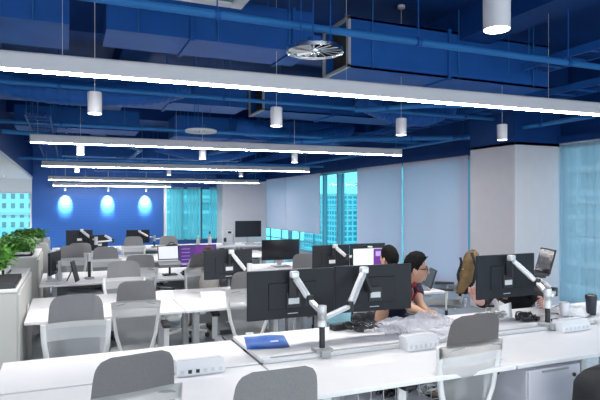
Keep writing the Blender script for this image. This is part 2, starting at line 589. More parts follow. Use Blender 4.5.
# ================================================================== CEILING SERVICES
def duct(x0, x1, y0, y1, z0, z1, label, open_end=False, seams=0.9):
    t = thing('air_duct', label, 'duct', (x0, (y0 + y1) / 2, z0), group='rectangular ducts under the slab')
    L, Wd, H = x1 - x0, y1 - y0, z1 - z0
    b = MB()
    if open_end:
        th = 0.02
        b.box((L / 2, 0, th / 2), (L, Wd, th)).box((L / 2, 0, H - th / 2), (L, Wd, th))
        b.box((L / 2, -Wd / 2 + th / 2, H / 2), (L, th, H)).box((L / 2, Wd / 2 - th / 2, H / 2), (L, th, H))
    else:
        b.box((L / 2, 0, H / 2), (L, Wd, H))
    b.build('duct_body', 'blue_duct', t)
    if open_end:
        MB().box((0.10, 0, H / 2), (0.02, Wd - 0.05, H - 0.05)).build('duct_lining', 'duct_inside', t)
        r = MB()
        r.box((-0.01, 0, 0.012), (0.03, Wd + 0.03, 0.03)).box((-0.01, 0, H - 0.012), (0.03, Wd + 0.03, 0.03))
        r.box((-0.01, -Wd / 2, H / 2), (0.03, 0.03, H)).box((-0.01, Wd / 2, H / 2), (0.03, 0.03, H))
        r.build('end_flange', 'duct_rim', t)
    k = seams
    while k < L - 0.15:
        MB().box((k, 0, H / 2), (0.035, Wd + 0.04, H + 0.04)).build('joint_flange', 'blue_duct', t)
        k += seams + 0.25
    for x in (0.25, L * 0.5, L - 0.25):
        for sg in (-1, 1):
            MB().tube([(x, sg * (Wd / 2 + 0.02), 0), (x, sg * (Wd / 2 + 0.02), ZC - z0 - 0.01)], 0.006, 6).build('hanger_rod', 'blue_pipe', t)
    return t


duct(2.57, 5.2, 4.80, 5.36, 3.00, 3.50, 'big blue duct with a dark open end, close behind the nearest strip light', True, 1.2)
duct(2.62, 5.5, 7.50, 8.14, 3.00, 3.45, 'blue duct with a dark open end, above the second strip light', True, 1.1)
duct(-4.5, 0.02, 4.55, 5.30, 3.02, 3.52, 'wide blue duct at the top left corner', False, 1.4)
duct(0.30, 2.15, 4.75, 5.30, 3.08, 3.46, 'short blue duct between the top left duct and the open-ended one', False, 0.7)
duct(-1.0, 2.3, 7.3, 7.9, 2.98, 3.30, 'blue duct above the second strip light, left half', False, 1.0)
duct(-0.8, 1.2, 10.2, 10.9, 2.95, 3.3, 'blue duct behind the second strip light, left end', False, 0.8)
duct(1.9, 5.5, 10.6, 11.3, 2.95, 3.35, 'blue duct behind the second strip light, right of its middle', False, 1.1)
duct(-0.1, 4.5, 14.8, 15.5, 2.85, 3.2, 'long blue duct behind the third strip light', False, 1.3)
duct(0.8, 5.5, 18.2, 18.8, 2.70, 3.0, 'farthest blue duct, near the blue wall', False, 1.3)


def run(name, cat, label, pts, r, group, clamp=True):
    t = thing(name, label, cat, pts[0], group=group)
    p0 = Vector(pts[0])
    MB().tube([Vector(p) - p0 for p in pts], r, 12).build('pipe', 'blue_pipe', t, smooth='angle')
    if clamp:
        for a, b in zip(pts, pts[1:]):
            a, b = Vector(a), Vector(b)
            n = max(1, int((b - a).length / 1.6))
            for k in range(n):
                p = a.lerp(b, (k + 0.5) / n) - p0
                q = MB().tube([p + Vector((0, 0, r)), Vector((p.x, p.y, ZC - p0.z))], 0.005, 6)
                dv = (b - a).normalized() * 0.02
                q.tube([p - dv, p + dv], r + 0.008, 12)
                q.build('pipe_hanger', 'blue_duct', t)


run('ceiling_pipe', 'pipe', 'long straight blue pipe crossing in front of the nearest ducts', [(-1.5, 3.64, 2.93), (5.0, 3.64, 2.93)], 0.028, 'pipes under the slab')
run('ceiling_pipe', 'pipe', 'blue pipe running above the nearest strip light into the depth, at right', [(3.4, 6.2, 2.85), (4.0, 5.6, 2.85), (6.0, 5.0, 2.9)], 0.03, 'pipes under the slab')
run('ceiling_pipe', 'pipe', 'blue pipe angling away behind the second strip light, left part', [(-0.9, 9.4, 2.75), (0.6, 9.9, 2.75), (1.4, 11.6, 2.75), (1.4, 16.0, 2.75)], 0.035, 'pipes under the slab')
run('ceiling_pipe', 'pipe', 'straight blue pipe behind the second strip light', [(-1.0, 9.0, 2.85), (6.4, 9.0, 2.85)], 0.03, 'pipes under the slab')
run('ceiling_pipe', 'pipe', 'upper blue pipe parallel to the second strip light', [(-1.0, 6.6, 2.95), (6.4, 6.6, 2.95)], 0.025, 'pipes under the slab')
run('ceiling_pipe', 'pipe', 'blue pipe crossing behind the third strip light', [(-1.0, 13.9, 2.7), (6.6, 13.9, 2.7)], 0.035, 'pipes under the slab')
run('ceiling_pipe', 'pipe', 'blue pipe bending diagonally above the right end of the second strip light', [(3.0, 12.5, 2.8), (3.4, 10.0, 2.8), (4.6, 8.6, 2.8), (6.5, 7.6, 2.8)], 0.04, 'pipes under the slab')
run('ceiling_pipe', 'pipe', 'blue pipe following the window wall above the blinds', [(6.2, 5.0, 2.78), (6.2, 20.0, 2.78)], 0.035, 'pipes under the slab')


def tray(x, y0, y1, z, wd, label):
    t = thing('cable_tray', label, 'tray', (x, y0, z), group='cable trays under the slab')
    L = y1 - y0
    b = MB().box((-wd / 2, L / 2, 0.03), (0.02, L, 0.08)).box((wd / 2, L / 2, 0.03), (0.02, L, 0.08))
    k = 0.15
    while k < L:
        b.box((0, k, 0.0), (wd, 0.03, 0.02))
        k += 0.3
    b.build('ladder', 'blue_duct', t)
    for j in range(4):
        x0 = -wd / 3 + j * wd / 5
        MB().tube([(x0 + 0.01 * math.sin(i * 1.7 + j), i * L / 10, 0.03) for i in range(11)], 0.012, 6).build('cable', 'blue_ceiling', t)
    for i in range(int(L / 1.5) + 1):
        for sg in (-1, 1):
            MB().tube([(sg * wd / 2, 0.3 + i * 1.5, 0), (sg * wd / 2, 0.3 + i * 1.5, ZC - z - 0.01)], 0.006, 6).build('hanger_rod', 'blue_pipe', t)


tray(4.75, 1.5, 4.6, 3.12, 0.30, 'blue cable tray running into the depth at the top right')
tray(5.75, 1.0, 19.0, 3.02, 0.36, 'long blue cable tray alongside the window wall')
tray(-0.35, 8.0, 20.0, 2.82, 0.30, 'long blue cable tray above the left ends of the strip lights')

for i, (x0, x1, y0, y1, z0) in enumerate([(3.9, 4.3, -2.9, 20.5, 3.42), (0.6, 0.95, 5.6, 20.5, 3.45), (-6, 6.9, 6.0, 6.35, 3.4), (-6, 6.9, 11.8, 12.2, 3.4), (-6, 6.9, 16.5, 16.9, 3.35)]):
    struct('beam_%d' % (i + 1), MB().box(((x0 + x1) / 2, (y0 + y1) / 2, (z0 + ZC) / 2), (x1 - x0, y1 - y0, ZC - z0)), 'blue_ceiling')

# flexible round ducts
def flexible_duct(x, y, z, pts, r, label):
    t = thing('flexible_duct', label, 'duct', (x, y, z), group='flexible round ducts')
    n = 18
    P = [Vector(p) for p in pts]
    cv = []
    for k in range(n + 1):
        u = k / n * (len(P) - 1)
        a = min(int(u), len(P) - 2)
        f = u - a
        p0, p1, p2, p3 = P[max(a - 1, 0)], P[a], P[a + 1], P[min(a + 2, len(P) - 1)]
        cv.append(0.5 * ((2 * p1) + (p2 - p0) * f + (2 * p0 - 5 * p1 + 4 * p2 - p3) * f * f + (3 * p1 - p0 - 3 * p2 + p3) * f ** 3))
    MB().tube(cv, r, 16).build('duct_body', 'blue_duct', t, smooth=True)
    rr = []
    for a, b in zip(cv, cv[1:]):
        for f in (0, 1 / 3, 2 / 3):
            rr.append(a.lerp(b, f))
    q = MB().tube(rr, [r + (0.008 if k % 2 else -0.002) for k in range(len(rr))], 16)
    q.build('ribs', 'blue_duct', t)
    for k in (3, n - 3):
        MB().tube([cv[k] + Vector((0, 0, r)), Vector((cv[k].x, cv[k].y, ZC - z - 0.01))], 0.008, 6).build('hanger_rod', 'blue_pipe', t)


flexible_duct(1.35, 4.35, 3.53, [(-0.5, 0, 0), (-0.1, 0.08, -0.02), (0.2, 0.02, 0.0), (0.6, -0.1, 0.03)], 0.12, 'ribbed flexible blue duct above the chrome diffuser')
flexible_duct(3.9, 9.7, 3.0, [(-0.9, 0.4, 0.15), (-0.3, 0.2, 0.0), (0.3, -0.1, -0.12), (0.9, -0.1, 0.0), (1.4, 0.3, 0.2)], 0.16, 'sagging flexible blue duct above the right end of the second strip light')
flexible_duct(4.5, 6.9, 3.0, [(-0.6, 0.2, 0.2), (-0.1, 0.1, 0.02), (0.4, -0.1, -0.05), (0.9, -0.05, 0.15)], 0.14, 'flexible blue duct just left of the near column head')
flexible_duct(-0.2, 6.9, 2.98, [(-0.9, 0.0, 0.15), (-0.3, 0.05, 0.0), (0.5, -0.05, -0.05), (1.2, 0.1, 0.05), (1.6, 0.25, 0.2)], 0.14, 'long flexible blue duct between the first two strip lights, left part')
flexible_duct(2.8, 12.6, 2.85, [(-0.9, 0.3, 0.15), (0, 0, -0.05), (0.8, 0.1, 0.0), (1.5, 0.3, 0.2)], 0.15, 'flexible blue duct above the right half of the third strip light')


def swirl_diffuser(x, y, z, r, material, label):
    t = thing('swirl_diffuser', label, 'air diffuser', (x, y, z), group='round ceiling diffusers')
    MB().lathe([(r * 0.93, 0.012), (r, 0.0), (r * 1.0, 0.02), (r * 0.9, 0.030), (0.06, 0.042)], n=40, cap=False).build('rim', material, t, smooth='angle', solid=0.006)
    MB().lathe([(0.001, 0.030), (r * 0.92, 0.024), (r * 0.92, 0.030)], n=32).build('backplate', 'chrome' if material == 'chrome' else 'grey_steel', t)
    v = MB()
    for k in range(16):
        a = 2 * PI * k / 16
        R = Matrix.Rotation(a, 4, 'Z') @ Matrix.Rotation(0.55, 4, 'X')
        v.box(Matrix.Rotation(a, 4, 'Z') @ Vector((r * 0.56, 0, 0.02)), (r * 0.72, r * 0.2, 0.006), R)
    v.build('swirl_vanes', material, t)
    MB().lathe([(0.001, -0.012), (r * 0.16, -0.006), (r * 0.2, 0.012), (r * 0.18, 0.03)], n=24).build('hub', 'chrome', t, smooth='angle')
    n = MB().tube([(0, 0, 0.04), (0, 0, 0.10)], 0.05, 20)
    for k in range(3):
        a = 2 * PI * k / 3
        n.tube([(0.12 * math.cos(a), 0.12 * math.sin(a), 0.03), (0.12 * math.cos(a), 0.12 * math.sin(a), ZC - z - 0.01)], 0.005, 6)
    n.build('duct_neck', 'blue_duct', t, smooth='angle')


swirl_diffuser(1.58, 3.46, 2.70, 0.195, 'chrome', 'shiny chrome round diffuser above the nearest strip light')
swirl_diffuser(1.60, 7.05, 2.58, 0.20, 'vent_white', 'white round diffuser hanging just behind the second strip light')

t = thing('ceiling_cassette', 'square air conditioning cassette with white rim at the top edge', 'air conditioner', (0.80, 3.42, 3.05))
MB().box((0, 0, 0.13), (0.64, 0.64, 0.24), bevel=0.01).build('housing', 'blue_duct', t)
MB().box((0, 0, 0.0), (0.50, 0.50, 0.02)).build('grille', 'vent_teal', t)
q = MB()
for sg in (-1, 1):
    q.box((sg * 0.30, 0, 0), (0.09, 0.69, 0.04), bevel=0.008).box((0, sg * 0.30, 0), (0.51, 0.09, 0.04), bevel=0.008)
q.build('rim', 'vent_white', t)
for sx in (-1, 1):
    for sy in (-1, 1):
        MB().tube([(sx * 0.28, sy * 0.28, 0.2), (sx * 0.28, sy * 0.28, ZC - 3.06)], 0.006, 6).build('hanger_rod', 'blue_pipe', t)


# ------------------------------------------------------------------ lamps
def strip_light(x0, x1, y0, y1, z, label):
    a, b = Vector((x0, y0, z)), Vector((x1, y1, z))
    L = (b - a).length
    t = thing('strip_light', label, 'light', (x0, y0, z), math.atan2(y1 - y0, x1 - x0), group='suspended strip lights')
    q = MB()
    q.box((L / 2, 0, 0.105), (L, 0.075, 0.01)).box((L / 2, -0.034, 0.055), (L, 0.007, 0.11)).box((L / 2, 0.034, 0.055), (L, 0.007, 0.11))
    q.box((0.004, 0, 0.055), (0.008, 0.075, 0.11)).box((L - 0.004, 0, 0.055), (0.008, 0.075, 0.11))
    q.build('housing', 'lamp_body', t)
    MB().box((L / 2, 0, 0.000), (L - 0.02, 0.062, 0.014)).build('diffuser', 'strip', t)
    n = max(2, int(L / 1.8))
    for k in range(n + 1):
        x = 0.1 + (L - 0.2) * k / n
        MB().tube([(x, 0, 0.11), (x, 0, ZC - z - 0.005)], 0.0015, 6).build('suspension_wire', 'lamp_body', t)


strip_light(-2.2, 6.3, 4.05, 3.72, 2.517, 'nearest and longest suspended white strip light')
strip_light(-0.47, 5.45, 8.53, 8.26, 2.512, 'second strip light from the camera, ending in mid-ceiling')
strip_light(-0.50, 5.75, 13.3, 12.95, 2.482, 'third strip light from the camera')
strip_light(-0.49, 5.95, 17.5, 17.6, 2.352, 'fourth strip light from the camera, ending at the far column')
strip_light(-0.42, 3.38, 19.62, 19.62, 2.252, 'short strip light farthest away, close to the blue wall')


def pendant(x, y, zb, label, power=SPOT_POWER):
    t = thing('pendant_spotlight', label, 'light', (x, y, zb), group='white cylinder pendant lights')
    MB().lathe([(0.046, 0.004), (0.055, 0.0), (0.056, 0.17), (0.05, 0.176), (0.006, 0.178)], n=28).build('cylinder', 'lamp_body', t, smooth='angle')
    MB().lathe([(0.001, -0.002), (0.050, -0.002), (0.050, 0.004)], n=28).build('lens', 'spot_glow', t)
    MB().tube([(0, 0, 0.17), (0, 0, ZC - zb - 0.02)], 0.0025, 6).build('cord', 'lamp_body', t)
    MB().lathe([(0.04, ZC - zb - 0.03), (0.04, ZC - zb - 0.002)], n=16).build('ceiling_rose', 'lamp_body', t)
    l = bpy.data.lights.new('spot', 'SPOT')
    l.energy = power
    l.spot_size = math.radians(95)
    l.spot_blend = 0.7
    l.shadow_soft_size = 0.05
    l.color = (1.0, 0.95, 0.88)
    lo = bpy.data.objects.new('bulb', l)
    C.objects.link(lo)
    lo.parent = t
    lo.location = (0, 0, -0.02)


for x, y, lb in [
    (1.66, 1.80, 'large-looking pendant cylinder nearest the camera, at the top right'),
    (0.21, 4.74, 'white pendant cylinder just behind the nearest strip light, at its left'),
    (1.81, 4.83, 'white pendant cylinder hanging left of the big open-ended duct'),
    (3.26, 4.94, 'white pendant cylinder hanging below the big open-ended duct'),
    (4.57, 4.87, 'white pendant cylinder hanging beside the near column top'),
    (0.19, 8.75, 'white pendant cylinder behind the second strip light, first from its left end'),
    (2.03, 8.83, 'white pendant cylinder behind the second strip light, under the round diffuser'),
    (3.69, 8.94, 'white pendant cylinder behind the second strip light, third from its left end'),
    (0.22, 13.54, 'white pendant cylinder behind the third strip light, first from its left end'),
    (2.37, 14.03, 'white pendant cylinder behind the third strip light, second from its left end'),
    (4.26, 14.05, 'white pendant cylinder behind the third strip light, third from its left end'),
    (0.56, 18.9, 'white pendant cylinder behind the fourth strip light, before the blue wall'),
    (4.55, 19.3, 'white pendant cylinder behind the fourth strip light, before the far window')]:
    pendant(x, y, 2.38, lb)

for k, u in enumerate([-0.04, 1.33, 2.61]):
    t = thing('wall_washer', ['wall washer over the left pool of light on the blue wall', 'wall washer over the middle pool of light on the blue wall', 'wall washer over the right pool of light on the blue wall'][k], 'light', (u, 20.16, 2.10), group='wall washers')
    MB().lathe([(0.03, 0), (0.036, 0.01), (0.036, 0.09), (0.01, 0.1)], n=16).build('cylinder', 'lamp_body', t, smooth='angle')
    MB().tube([(0, 0, 0.09), (0, 0, ZC - 2.11)], 0.008, 8).build('stem', 'lamp_body', t)
    MB().lathe([(0.001, -0.002), (0.028, -0.002), (0.028, 0.003)], n=16).build('lens', 'spot_glow', t)
    l = bpy.data.lights.new('spot', 'SPOT')
    l.energy = 650
    l.spot_size = math.radians(54)
    l.spot_blend = 1.0
    l.shadow_soft_size = 0.03
    lo = bpy.data.objects.new('bulb', l)
    C.objects.link(lo)
    lo.parent = t
    lo.location = (0, 0, -0.02)
    lo.rotation_euler = (math.radians(43), 0, 0)

for k, (x, y) in enumerate([(-1.55, 15.0), (-1.75, 18.8)]):
    t = thing('downlight', ['round recessed downlight in the lowered white ceiling, nearer one', 'round recessed downlight in the lowered white ceiling by the left window'][k], 'light', (x, y, 2.5), group='downlights in the lowered ceiling')
    MB().lathe([(0.06, -0.012), (0.085, -0.012), (0.09, -0.001), (0.06, -0.001)], n=24, cap=False).build('ring', 'vent_white', t)
    MB().lathe([(0.001, -0.008), (0.06, -0.008), (0.06, -0.002)], n=24).build('lens', 'spot_glow', t)
    l = bpy.data.lights.new('spot', 'SPOT')
    l.energy = 420
    l.spot_size = math.radians(120)
    l.spot_blend = 0.6
    l.shadow_soft_size = 0.06
    lo = bpy.data.objects.new('bulb', l)
    C.objects.link(lo)
    lo.parent = t
    lo.location = (0, 0, -0.02)

# ================================================================== DESKS
def desk(x0, w, y0, d, z, facing, label, row):
    """one desk of a bench: facing=+1 user on the low-Y side"""
    t = thing('workstation_desk', label, 'desk', (x0 + w / 2, y0 + d / 2, 0), group='white bench desks, row %d' % row)
    MB().box((0, 0, z - 0.0125), (w - 0.012, d - 0.012, 0.025), bevel=0.004).build('tabletop', 'white_top', t)
    for sg in (-1, 1):
        lg = MB().box((sg * (w / 2 - 0.16), facing * 0.06, (z - 0.03) / 2), (0.055, 0.09, z - 0.05), bevel=0.006)
        lo = lg.build('leg', 'white_metal', t)
        MB().box((sg * (w / 2 - 0.16), 0, 0.02), (0.07, d * 0.9, 0.035), bevel=0.008).build('foot', 'white_metal', lo)
    q = MB().box((0, facing * 0.06, z - 0.055), (w - 0.3, 0.05, 0.04))
    for sg in (-1, 1):
        q.box((sg * (w / 2 - 0.16), 0, z - 0.04), (0.05, d * 0.8, 0.03))
    q.build('support_frame', 'white_metal', t)
    MB().box((0, facing * (d / 2 - 0.05), z - 0.14), (w - 0.35, 0.02, 0.20), bevel=0.004).build('modesty_panel', 'grey_steel', t)
    MB().box((w / 2 - 0.42, -facing * (d / 2 - 0.06), z - 0.037), (0.10, 0.05, 0.02), bevel=0.004).build('height_switch', 'black', t)
    return t


def bench(row, y0, xs, d=0.593, gap=0.014, zfar=None):
    n = len(xs) - 1
    for j in range(n):
        pos = 'at the left end' if j == 0 else ('at the right end' if j == n - 1 else '%s from the left' % ORD[j])
        for side in (0, 1):
            lb = 'white desk on the %s side of the %s desk row, %s' % (('near', 'far')[side], ORD[row - 1], pos)
            z = (zfar or {}).get(j, 0.73) if side else 0.73
            desk(xs[j], xs[j + 1] - xs[j], y0 + side * (d + gap), d, z, 1 - 2 * side, lb, row)
    return


bench(1, 2.40, [-0.345, 1.03, 2.37, 3.71, 5.05], zfar={1: 0.755, 2: 0.755, 3: 0.755}, d=0.60, gap=0.014)
bench(2, 4.755, [-0.31, 0.95, 2.21, 3.70])
bench(3, 6.85, [-0.29, 0.97, 2.23, 3.49])
bench(4, 9.22, [-0.28, 0.98, 2.24, 3.50])
bench(5, 11.50, [-0.28, 0.98, 2.24, 3.50, 4.76])

# cable rails clamped along the middle of row one, right part
for k, (a, b) in enumerate([(1.04, 2.33), (2.41, 3.67), (3.75, 5.0)]):
    t = thing('cable_rail', ['white rail along the desk middle under the pair of monitors', 'white rail along the desk middle behind the tall-backed chair', 'white rail along the desk middle at the right end'][k], 'rail', (a, 3.012, 0.73), group='rails along the first desk row')
    MB().box(((b - a) / 2, 0, 0.0135), (b - a, 0.055, 0.026), bevel=0.006).build('rail', 'white_metal', t)
    MB().box(((b - a) / 2, -0.005, 0.0275), (b - a - 0.1, 0.02, 0.004)).build('slot', 'grey_steel', t)


# ------------------------------------------------------------------ chairs
def lerp(a, b, t):
    return a + (b - a) * t


def interp(tab, t):
    for (a, va), (b, vb) in zip(tab, tab[1:]):
        if t <= b:
            k = (t - a) / (b - a)
            k = k * k * (3 - 2 * k)
            return lerp(va, vb, k)
    return tab[-1][1]


def back_y(z):        # lean and lumbar curve of the backrest
    return interp([(0.44, -0.20), (0.62, -0.235), (0.86, -0.265), (1.08, -0.285)], z)


def make_chair():
    t = thing('task_chair', 'x', 'chair', group='grey mesh task chairs')
    # five-star base
    b = MB().lathe([(0.03, 0.06), (0.045, 0.07), (0.045, 0.11), (0.03, 0.12)], n=16)
    for k in range(5):
        a = 2 * PI * k / 5 + 0.3
        b.bar((0.03 * math.cos(a), 0.03 * math.sin(a), 0.095), (0.29 * math.cos(a), 0.29 * math.sin(a), 0.07), 0.035, 0.028, 0.006)
    base = b.build('star_base', 'chair_frame', t, smooth='angle')
    for k in range(5):
        a = 2 * PI * k / 5 + 0.3
        c = MB()
        for sg in (-1, 1):
            o = Vector((0.29 * math.cos(a), 0.29 * math.sin(a), 0.03)) + Vector((-math.sin(a), math.cos(a), 0)) * 0.014 * sg
            d = Vector((-math.sin(a), math.cos(a), 0)) * 0.009
            c.tube([o - d, o + d], 0.028, 14)
        c.tube([(0.29 * math.cos(a), 0.29 * math.sin(a), 0.035), (0.29 * math.cos(a), 0.29 * math.sin(a), 0.075)], 0.008, 8)
        c.build('caster', 'black', base)
    MB().tube([(0, 0, 0.1), (0, 0, 0.26)], 0.028, 14).tube([(0, 0, 0.25), (0, 0, 0.39)], 0.018, 14).build('gas_column', 'black', t, smooth='angle')
    m = MB().box((0, 0, 0.395), (0.17, 0.22, 0.045), bevel=0.012)
    m.tube([(0.08, 0.04, 0.39), (0.24, 0.05, 0.385)], 0.007, 8)
    m.bar((0, -0.08, 0.40), (0, -0.225, 0.42), 0.09, 0.03, 0.008)
    m.bar((0, -0.215, 0.41), (0, -0.228, 0.50), 0.07, 0.03, 0.008)
    m.build('mechanism', 'chair_frame', t)
    # seat cushion

    def st(u, v):
        x = (u - 0.5) * 2
        y = (v - 0.5) * 2
        r = (abs(x) ** 4 + abs(y) ** 4) ** 0.25
        k = max(abs(x), abs(y)) / r if r > 0 else 1
        return (x * k * 0.228, 0.03 + y * k * 0.24, 0.47 - 0.03 * max(0, y) ** 3 - 0.018 * r ** 6 - 0.01 * (1 - x * x))

    def sb(u, v):
        p = st(u, v)
        return (p[0] * 0.96, p[1] * 0.96, 0.418)
    s = MB().grid(st, 14, 14)
    s.grid(sb, 14, 14)
    edge = [e for e in s.bm.edges if e.is_boundary]
    bmesh.ops.bridge_loops(s.bm, edges=edge)
    s.build('seat', 'seat', t, smooth='angle')
    # back frame: a U with a top band
    def halfw(z):
        return interp([(0.42, 0.085), (0.50, 0.135), (0.62, 0.168), (0.78, 0.192), (0.885, 0.198)], z)

    pts = []
    zs = [0.885, 0.84, 0.78, 0.70, 0.62, 0.54, 0.48, 0.445]
    for z in zs:
        pts.append((-halfw(z), back_y(z) + 0.02 + 0.045 * (halfw(z) / 0.21) ** 2, z))
    pts.append((0, back_y(0.43) + 0.01, 0.425))
    for z in zs[::-1]:
        pts.append((halfw(z), back_y(z) + 0.02 + 0.045 * (halfw(z) / 0.21) ** 2, z))
    fr = MB()
    for i in range(len(pts) - 1):
        pass
    fr.tube(pts, 0.0165, 10)
    # top band with two slots

    def curve_y(x, z):
        return back_y(z) + 0.02 + 0.045 * (x / 0.21) ** 2

    for x0, x1, z0, z1 in ((-0.207, 0.207, 0.838, 0.903),):
        def g(u, v, x0=x0, x1=x1, z0=z0, z1=z1):
            x = lerp(x0, x1, u)
            z = lerp(z0, z1, v)
            return (x, curve_y(x, z) - 0.018, z - 0.015 * (abs(x) / 0.21) ** 3)
        fr2 = MB().grid(g, 14, 3)
        bmesh.ops.solidify(fr2.bm, geom=fr2.bm.faces[:], thickness=0.022)
        tmp = bpy.data.meshes.new('t')
        fr2.bm.to_mesh(tmp)
        fr.bm.from_mesh(tmp)
        bpy.data.meshes.remove(tmp)
        fr2.bm.free()
    bf = fr.build('back_frame', 'chair_frame', t, smooth='angle')
    for sg in (-1, 1):
        MB().tube([(sg * (0.085 + 0.02 * k), curve_y(0.085 + 0.02 * k, 0.87) - 0.0325, 0.884 - 0.0035 * k - 0.004 * (k == 4)) for k in range(5)], [0.002, 0.005, 0.005, 0.005, 0.003], 6).build('frame_slot', 'grey_steel', bf)

    def mesh_s(z0, z1):
        def g(u, v):
            z = lerp(z0, z1, v)
            x = (u - 0.5) * 2 * (halfw(z) - 0.004)
            return (x, curve_y(x, z), z)
        return g
    MB().grid(mesh_s(0.445, 0.775), 14, 14).build('mesh_back', 'chair_mesh', t, smooth=True)
    MB().grid(mesh_s(0.775, 0.85), 14, 3).build('mesh_top_band', 'chair_mesh_light', t, smooth=True)
    # upper pad

    def pad(off):
        def g(u, v):
            z = lerp(0.885, 1.055, v)
            e = 0.5 + (u - 0.5)
            hw = 0.170 - 0.012 * v
            if v > 0.55:
                k = (v - 0.55) / 0.45
                hw = 0.168 - 0.06 * (1 - math.sqrt(max(0, 1 - k * k))) - 0.006
            x = (e - 0.5) * 2 * hw
            zz = z - 0.008 * (abs(x) / 0.19) ** 2 * v
            return (x, curve_y(x, z) - 0.012 + off, zz)
        return g
    p = MB().grid(pad(0.0), 16, 12)
    bmesh.ops.solidify(p.bm, geom=p.bm.faces[:], thickness=0.028)
    p.build('upper_back_pad', 'pad', t, smooth='angle')
    # armrests
    for sg in (-1, 1):
        a = MB().bar((sg * 0.10, 0.0, 0.40), (sg * 0.285, 0.0, 0.42), 0.05, 0.02, 0.004, up=(0, 1, 0))
        a.bar((sg * 0.285, 0.0, 0.41), (sg * 0.285, -0.01, 0.63), 0.022, 0.05, 0.006, up=(1, 0, 0))
        ao = a.build('armrest', 'chair_frame', t)
        MB().box((sg * 0.28, 0.03, 0.642), (0.075, 0.24, 0.026), bevel=0.011).build('arm_pad', 'black', ao)
    return t


chair0 = make_chair()
chair_used = [False]


def put_chair(bx, by, face, label):
    """bx, by is where the middle of the backrest stands; face = heading of the sitter in degrees (90 = +Y)"""
    rz = math.radians(face - 90)
    cx = bx + 0.27 * math.cos(math.radians(face))
    cy = by + 0.27 * math.sin(math.radians(face))
    if not chair_used[0]:
        chair_used[0] = True
        chair0.location = (cx, cy, 0)
        chair0.rotation_euler = (0, 0, rz)
        chair0['label'] = label
        return chair0
    return copy_tree(chair0, label, (cx, cy, 0), rz)


CH = [
    (0.26, 2.27, 101, 'nearest grey task chair at left, its back in front of the power box'),
    (0.71, 1.86, 90, 'grey task chair pushed out furthest towards the camera, only its rounded top showing'),
    (2.05, 2.36, 93, 'big grey mesh task chair in front of the right-hand desks, back to the camera'),
    (0.06, 3.90, 270, 'grey mesh task chair behind the left end of the first desk row'),
    (0.50, 4.42, 86, 'grey mesh task chair in front of the second row, beside the white power box'),
    (1.50, 4.66, 82, 'grey mesh task chair half hidden by the left of the paired monitors'),
    (0.55, 6.03, 270, 'grey task chair behind the second row, second from the left'),
    (0.80, 6.68, 90, 'grey task chair in front of the third row, left of the laptop chair'),
    (0.50, 8.12, 270, 'grey task chair behind the third row, right of the bare monitor pole'),
    (0.06, 8.50, 270, 'grey task chair behind the third row, by its left end'),
    (0.19, 9.06, 90, 'grey task chair in front of the fourth row, below the farther dark monitors'),
    (1.13, 10.50, 270, 'grey task chair behind the fourth row, before the blue wall monitor'),
    (1.76, 10.48, 270, 'grey task chair behind the fourth row, before the far window'),
    (1.50, 6.62, 128, 'grey mesh task chair of the brown-haired person by the purple screen'),
    (2.62, 6.05, 272, 'grey task chair behind the second row, beside the black monitor pair'),
    (2.84, 4.34, 88, 'grey task chair of the person facing the white and purple screen'),
    (2.42, 4.36, 300, 'grey task chair of the person in the navy polo shirt'),
    (4.32, 4.44, 235, 'grey task chair of the person in black leaning behind the right monitor'),
    (4.50, 5.34, 141, 'task chair turned sideways with a khaki jacket over its back'),
]
chairs = [put_chair(*a) for a in CH]
chairs[4].scale = (0.88, 1, 1)
chairs[2].scale = (1.10, 1, 1)

# khaki jacket over the sideways chair's back (chair faces -X, back at x 4.62)
t = thing('jacket', 'khaki jacket with dark lining draped over the sideways chair', 'jacket', (4.50, 5.34, 0.46), math.radians(141 - 180))


def jk(u, v):
    # closed coat shape slipped over the backrest: round the back (u), top to hem (v)
    a = u * 2 * PI
    z = 0.63 - 0.50 * v
    w = 0.215 * (0.45 + 0.55 * min(1, v / 0.18) ** 0.5) + 0.02 * v
    dpt = (0.015 + 0.055 * min(1, v / 0.12) ** 0.6) + 0.02 * v + 0.006 * math.sin(a * 5 + v * 6)
    x = math.copysign(abs(math.cos(a)) ** 0.8, math.cos(a)) * dpt
    y = math.copysign(abs(math.sin(a)) ** 0.6, math.sin(a)) * w
    x += -0.05 * (abs(y) / 0.25) ** 2 + 0.045 - 0.10 * v
    return (x, y, z - 0.03 * (abs(y) / 0.25) ** 2 * (1 - v))


MB().grid(jk, 32, 18, closed_u=True).build('cloth', 'khaki', t, smooth=True, solid=0.012)
q = MB().tube([(-0.115 + 0.02 * math.sin(k), -0.20 + 0.03 * k * 0.3, 0.10 + 0.05 * k) for k in range(10)], 0.016, 8)
q.tube([(0.02, -0.235, 0.62), (0.075, -0.262, 0.45), (0.04, -0.27, 0.28), (-0.06, -0.265, 0.14)], 0.018, 8)
q.build('dark_lining', 'black_cloth', t, smooth=True)


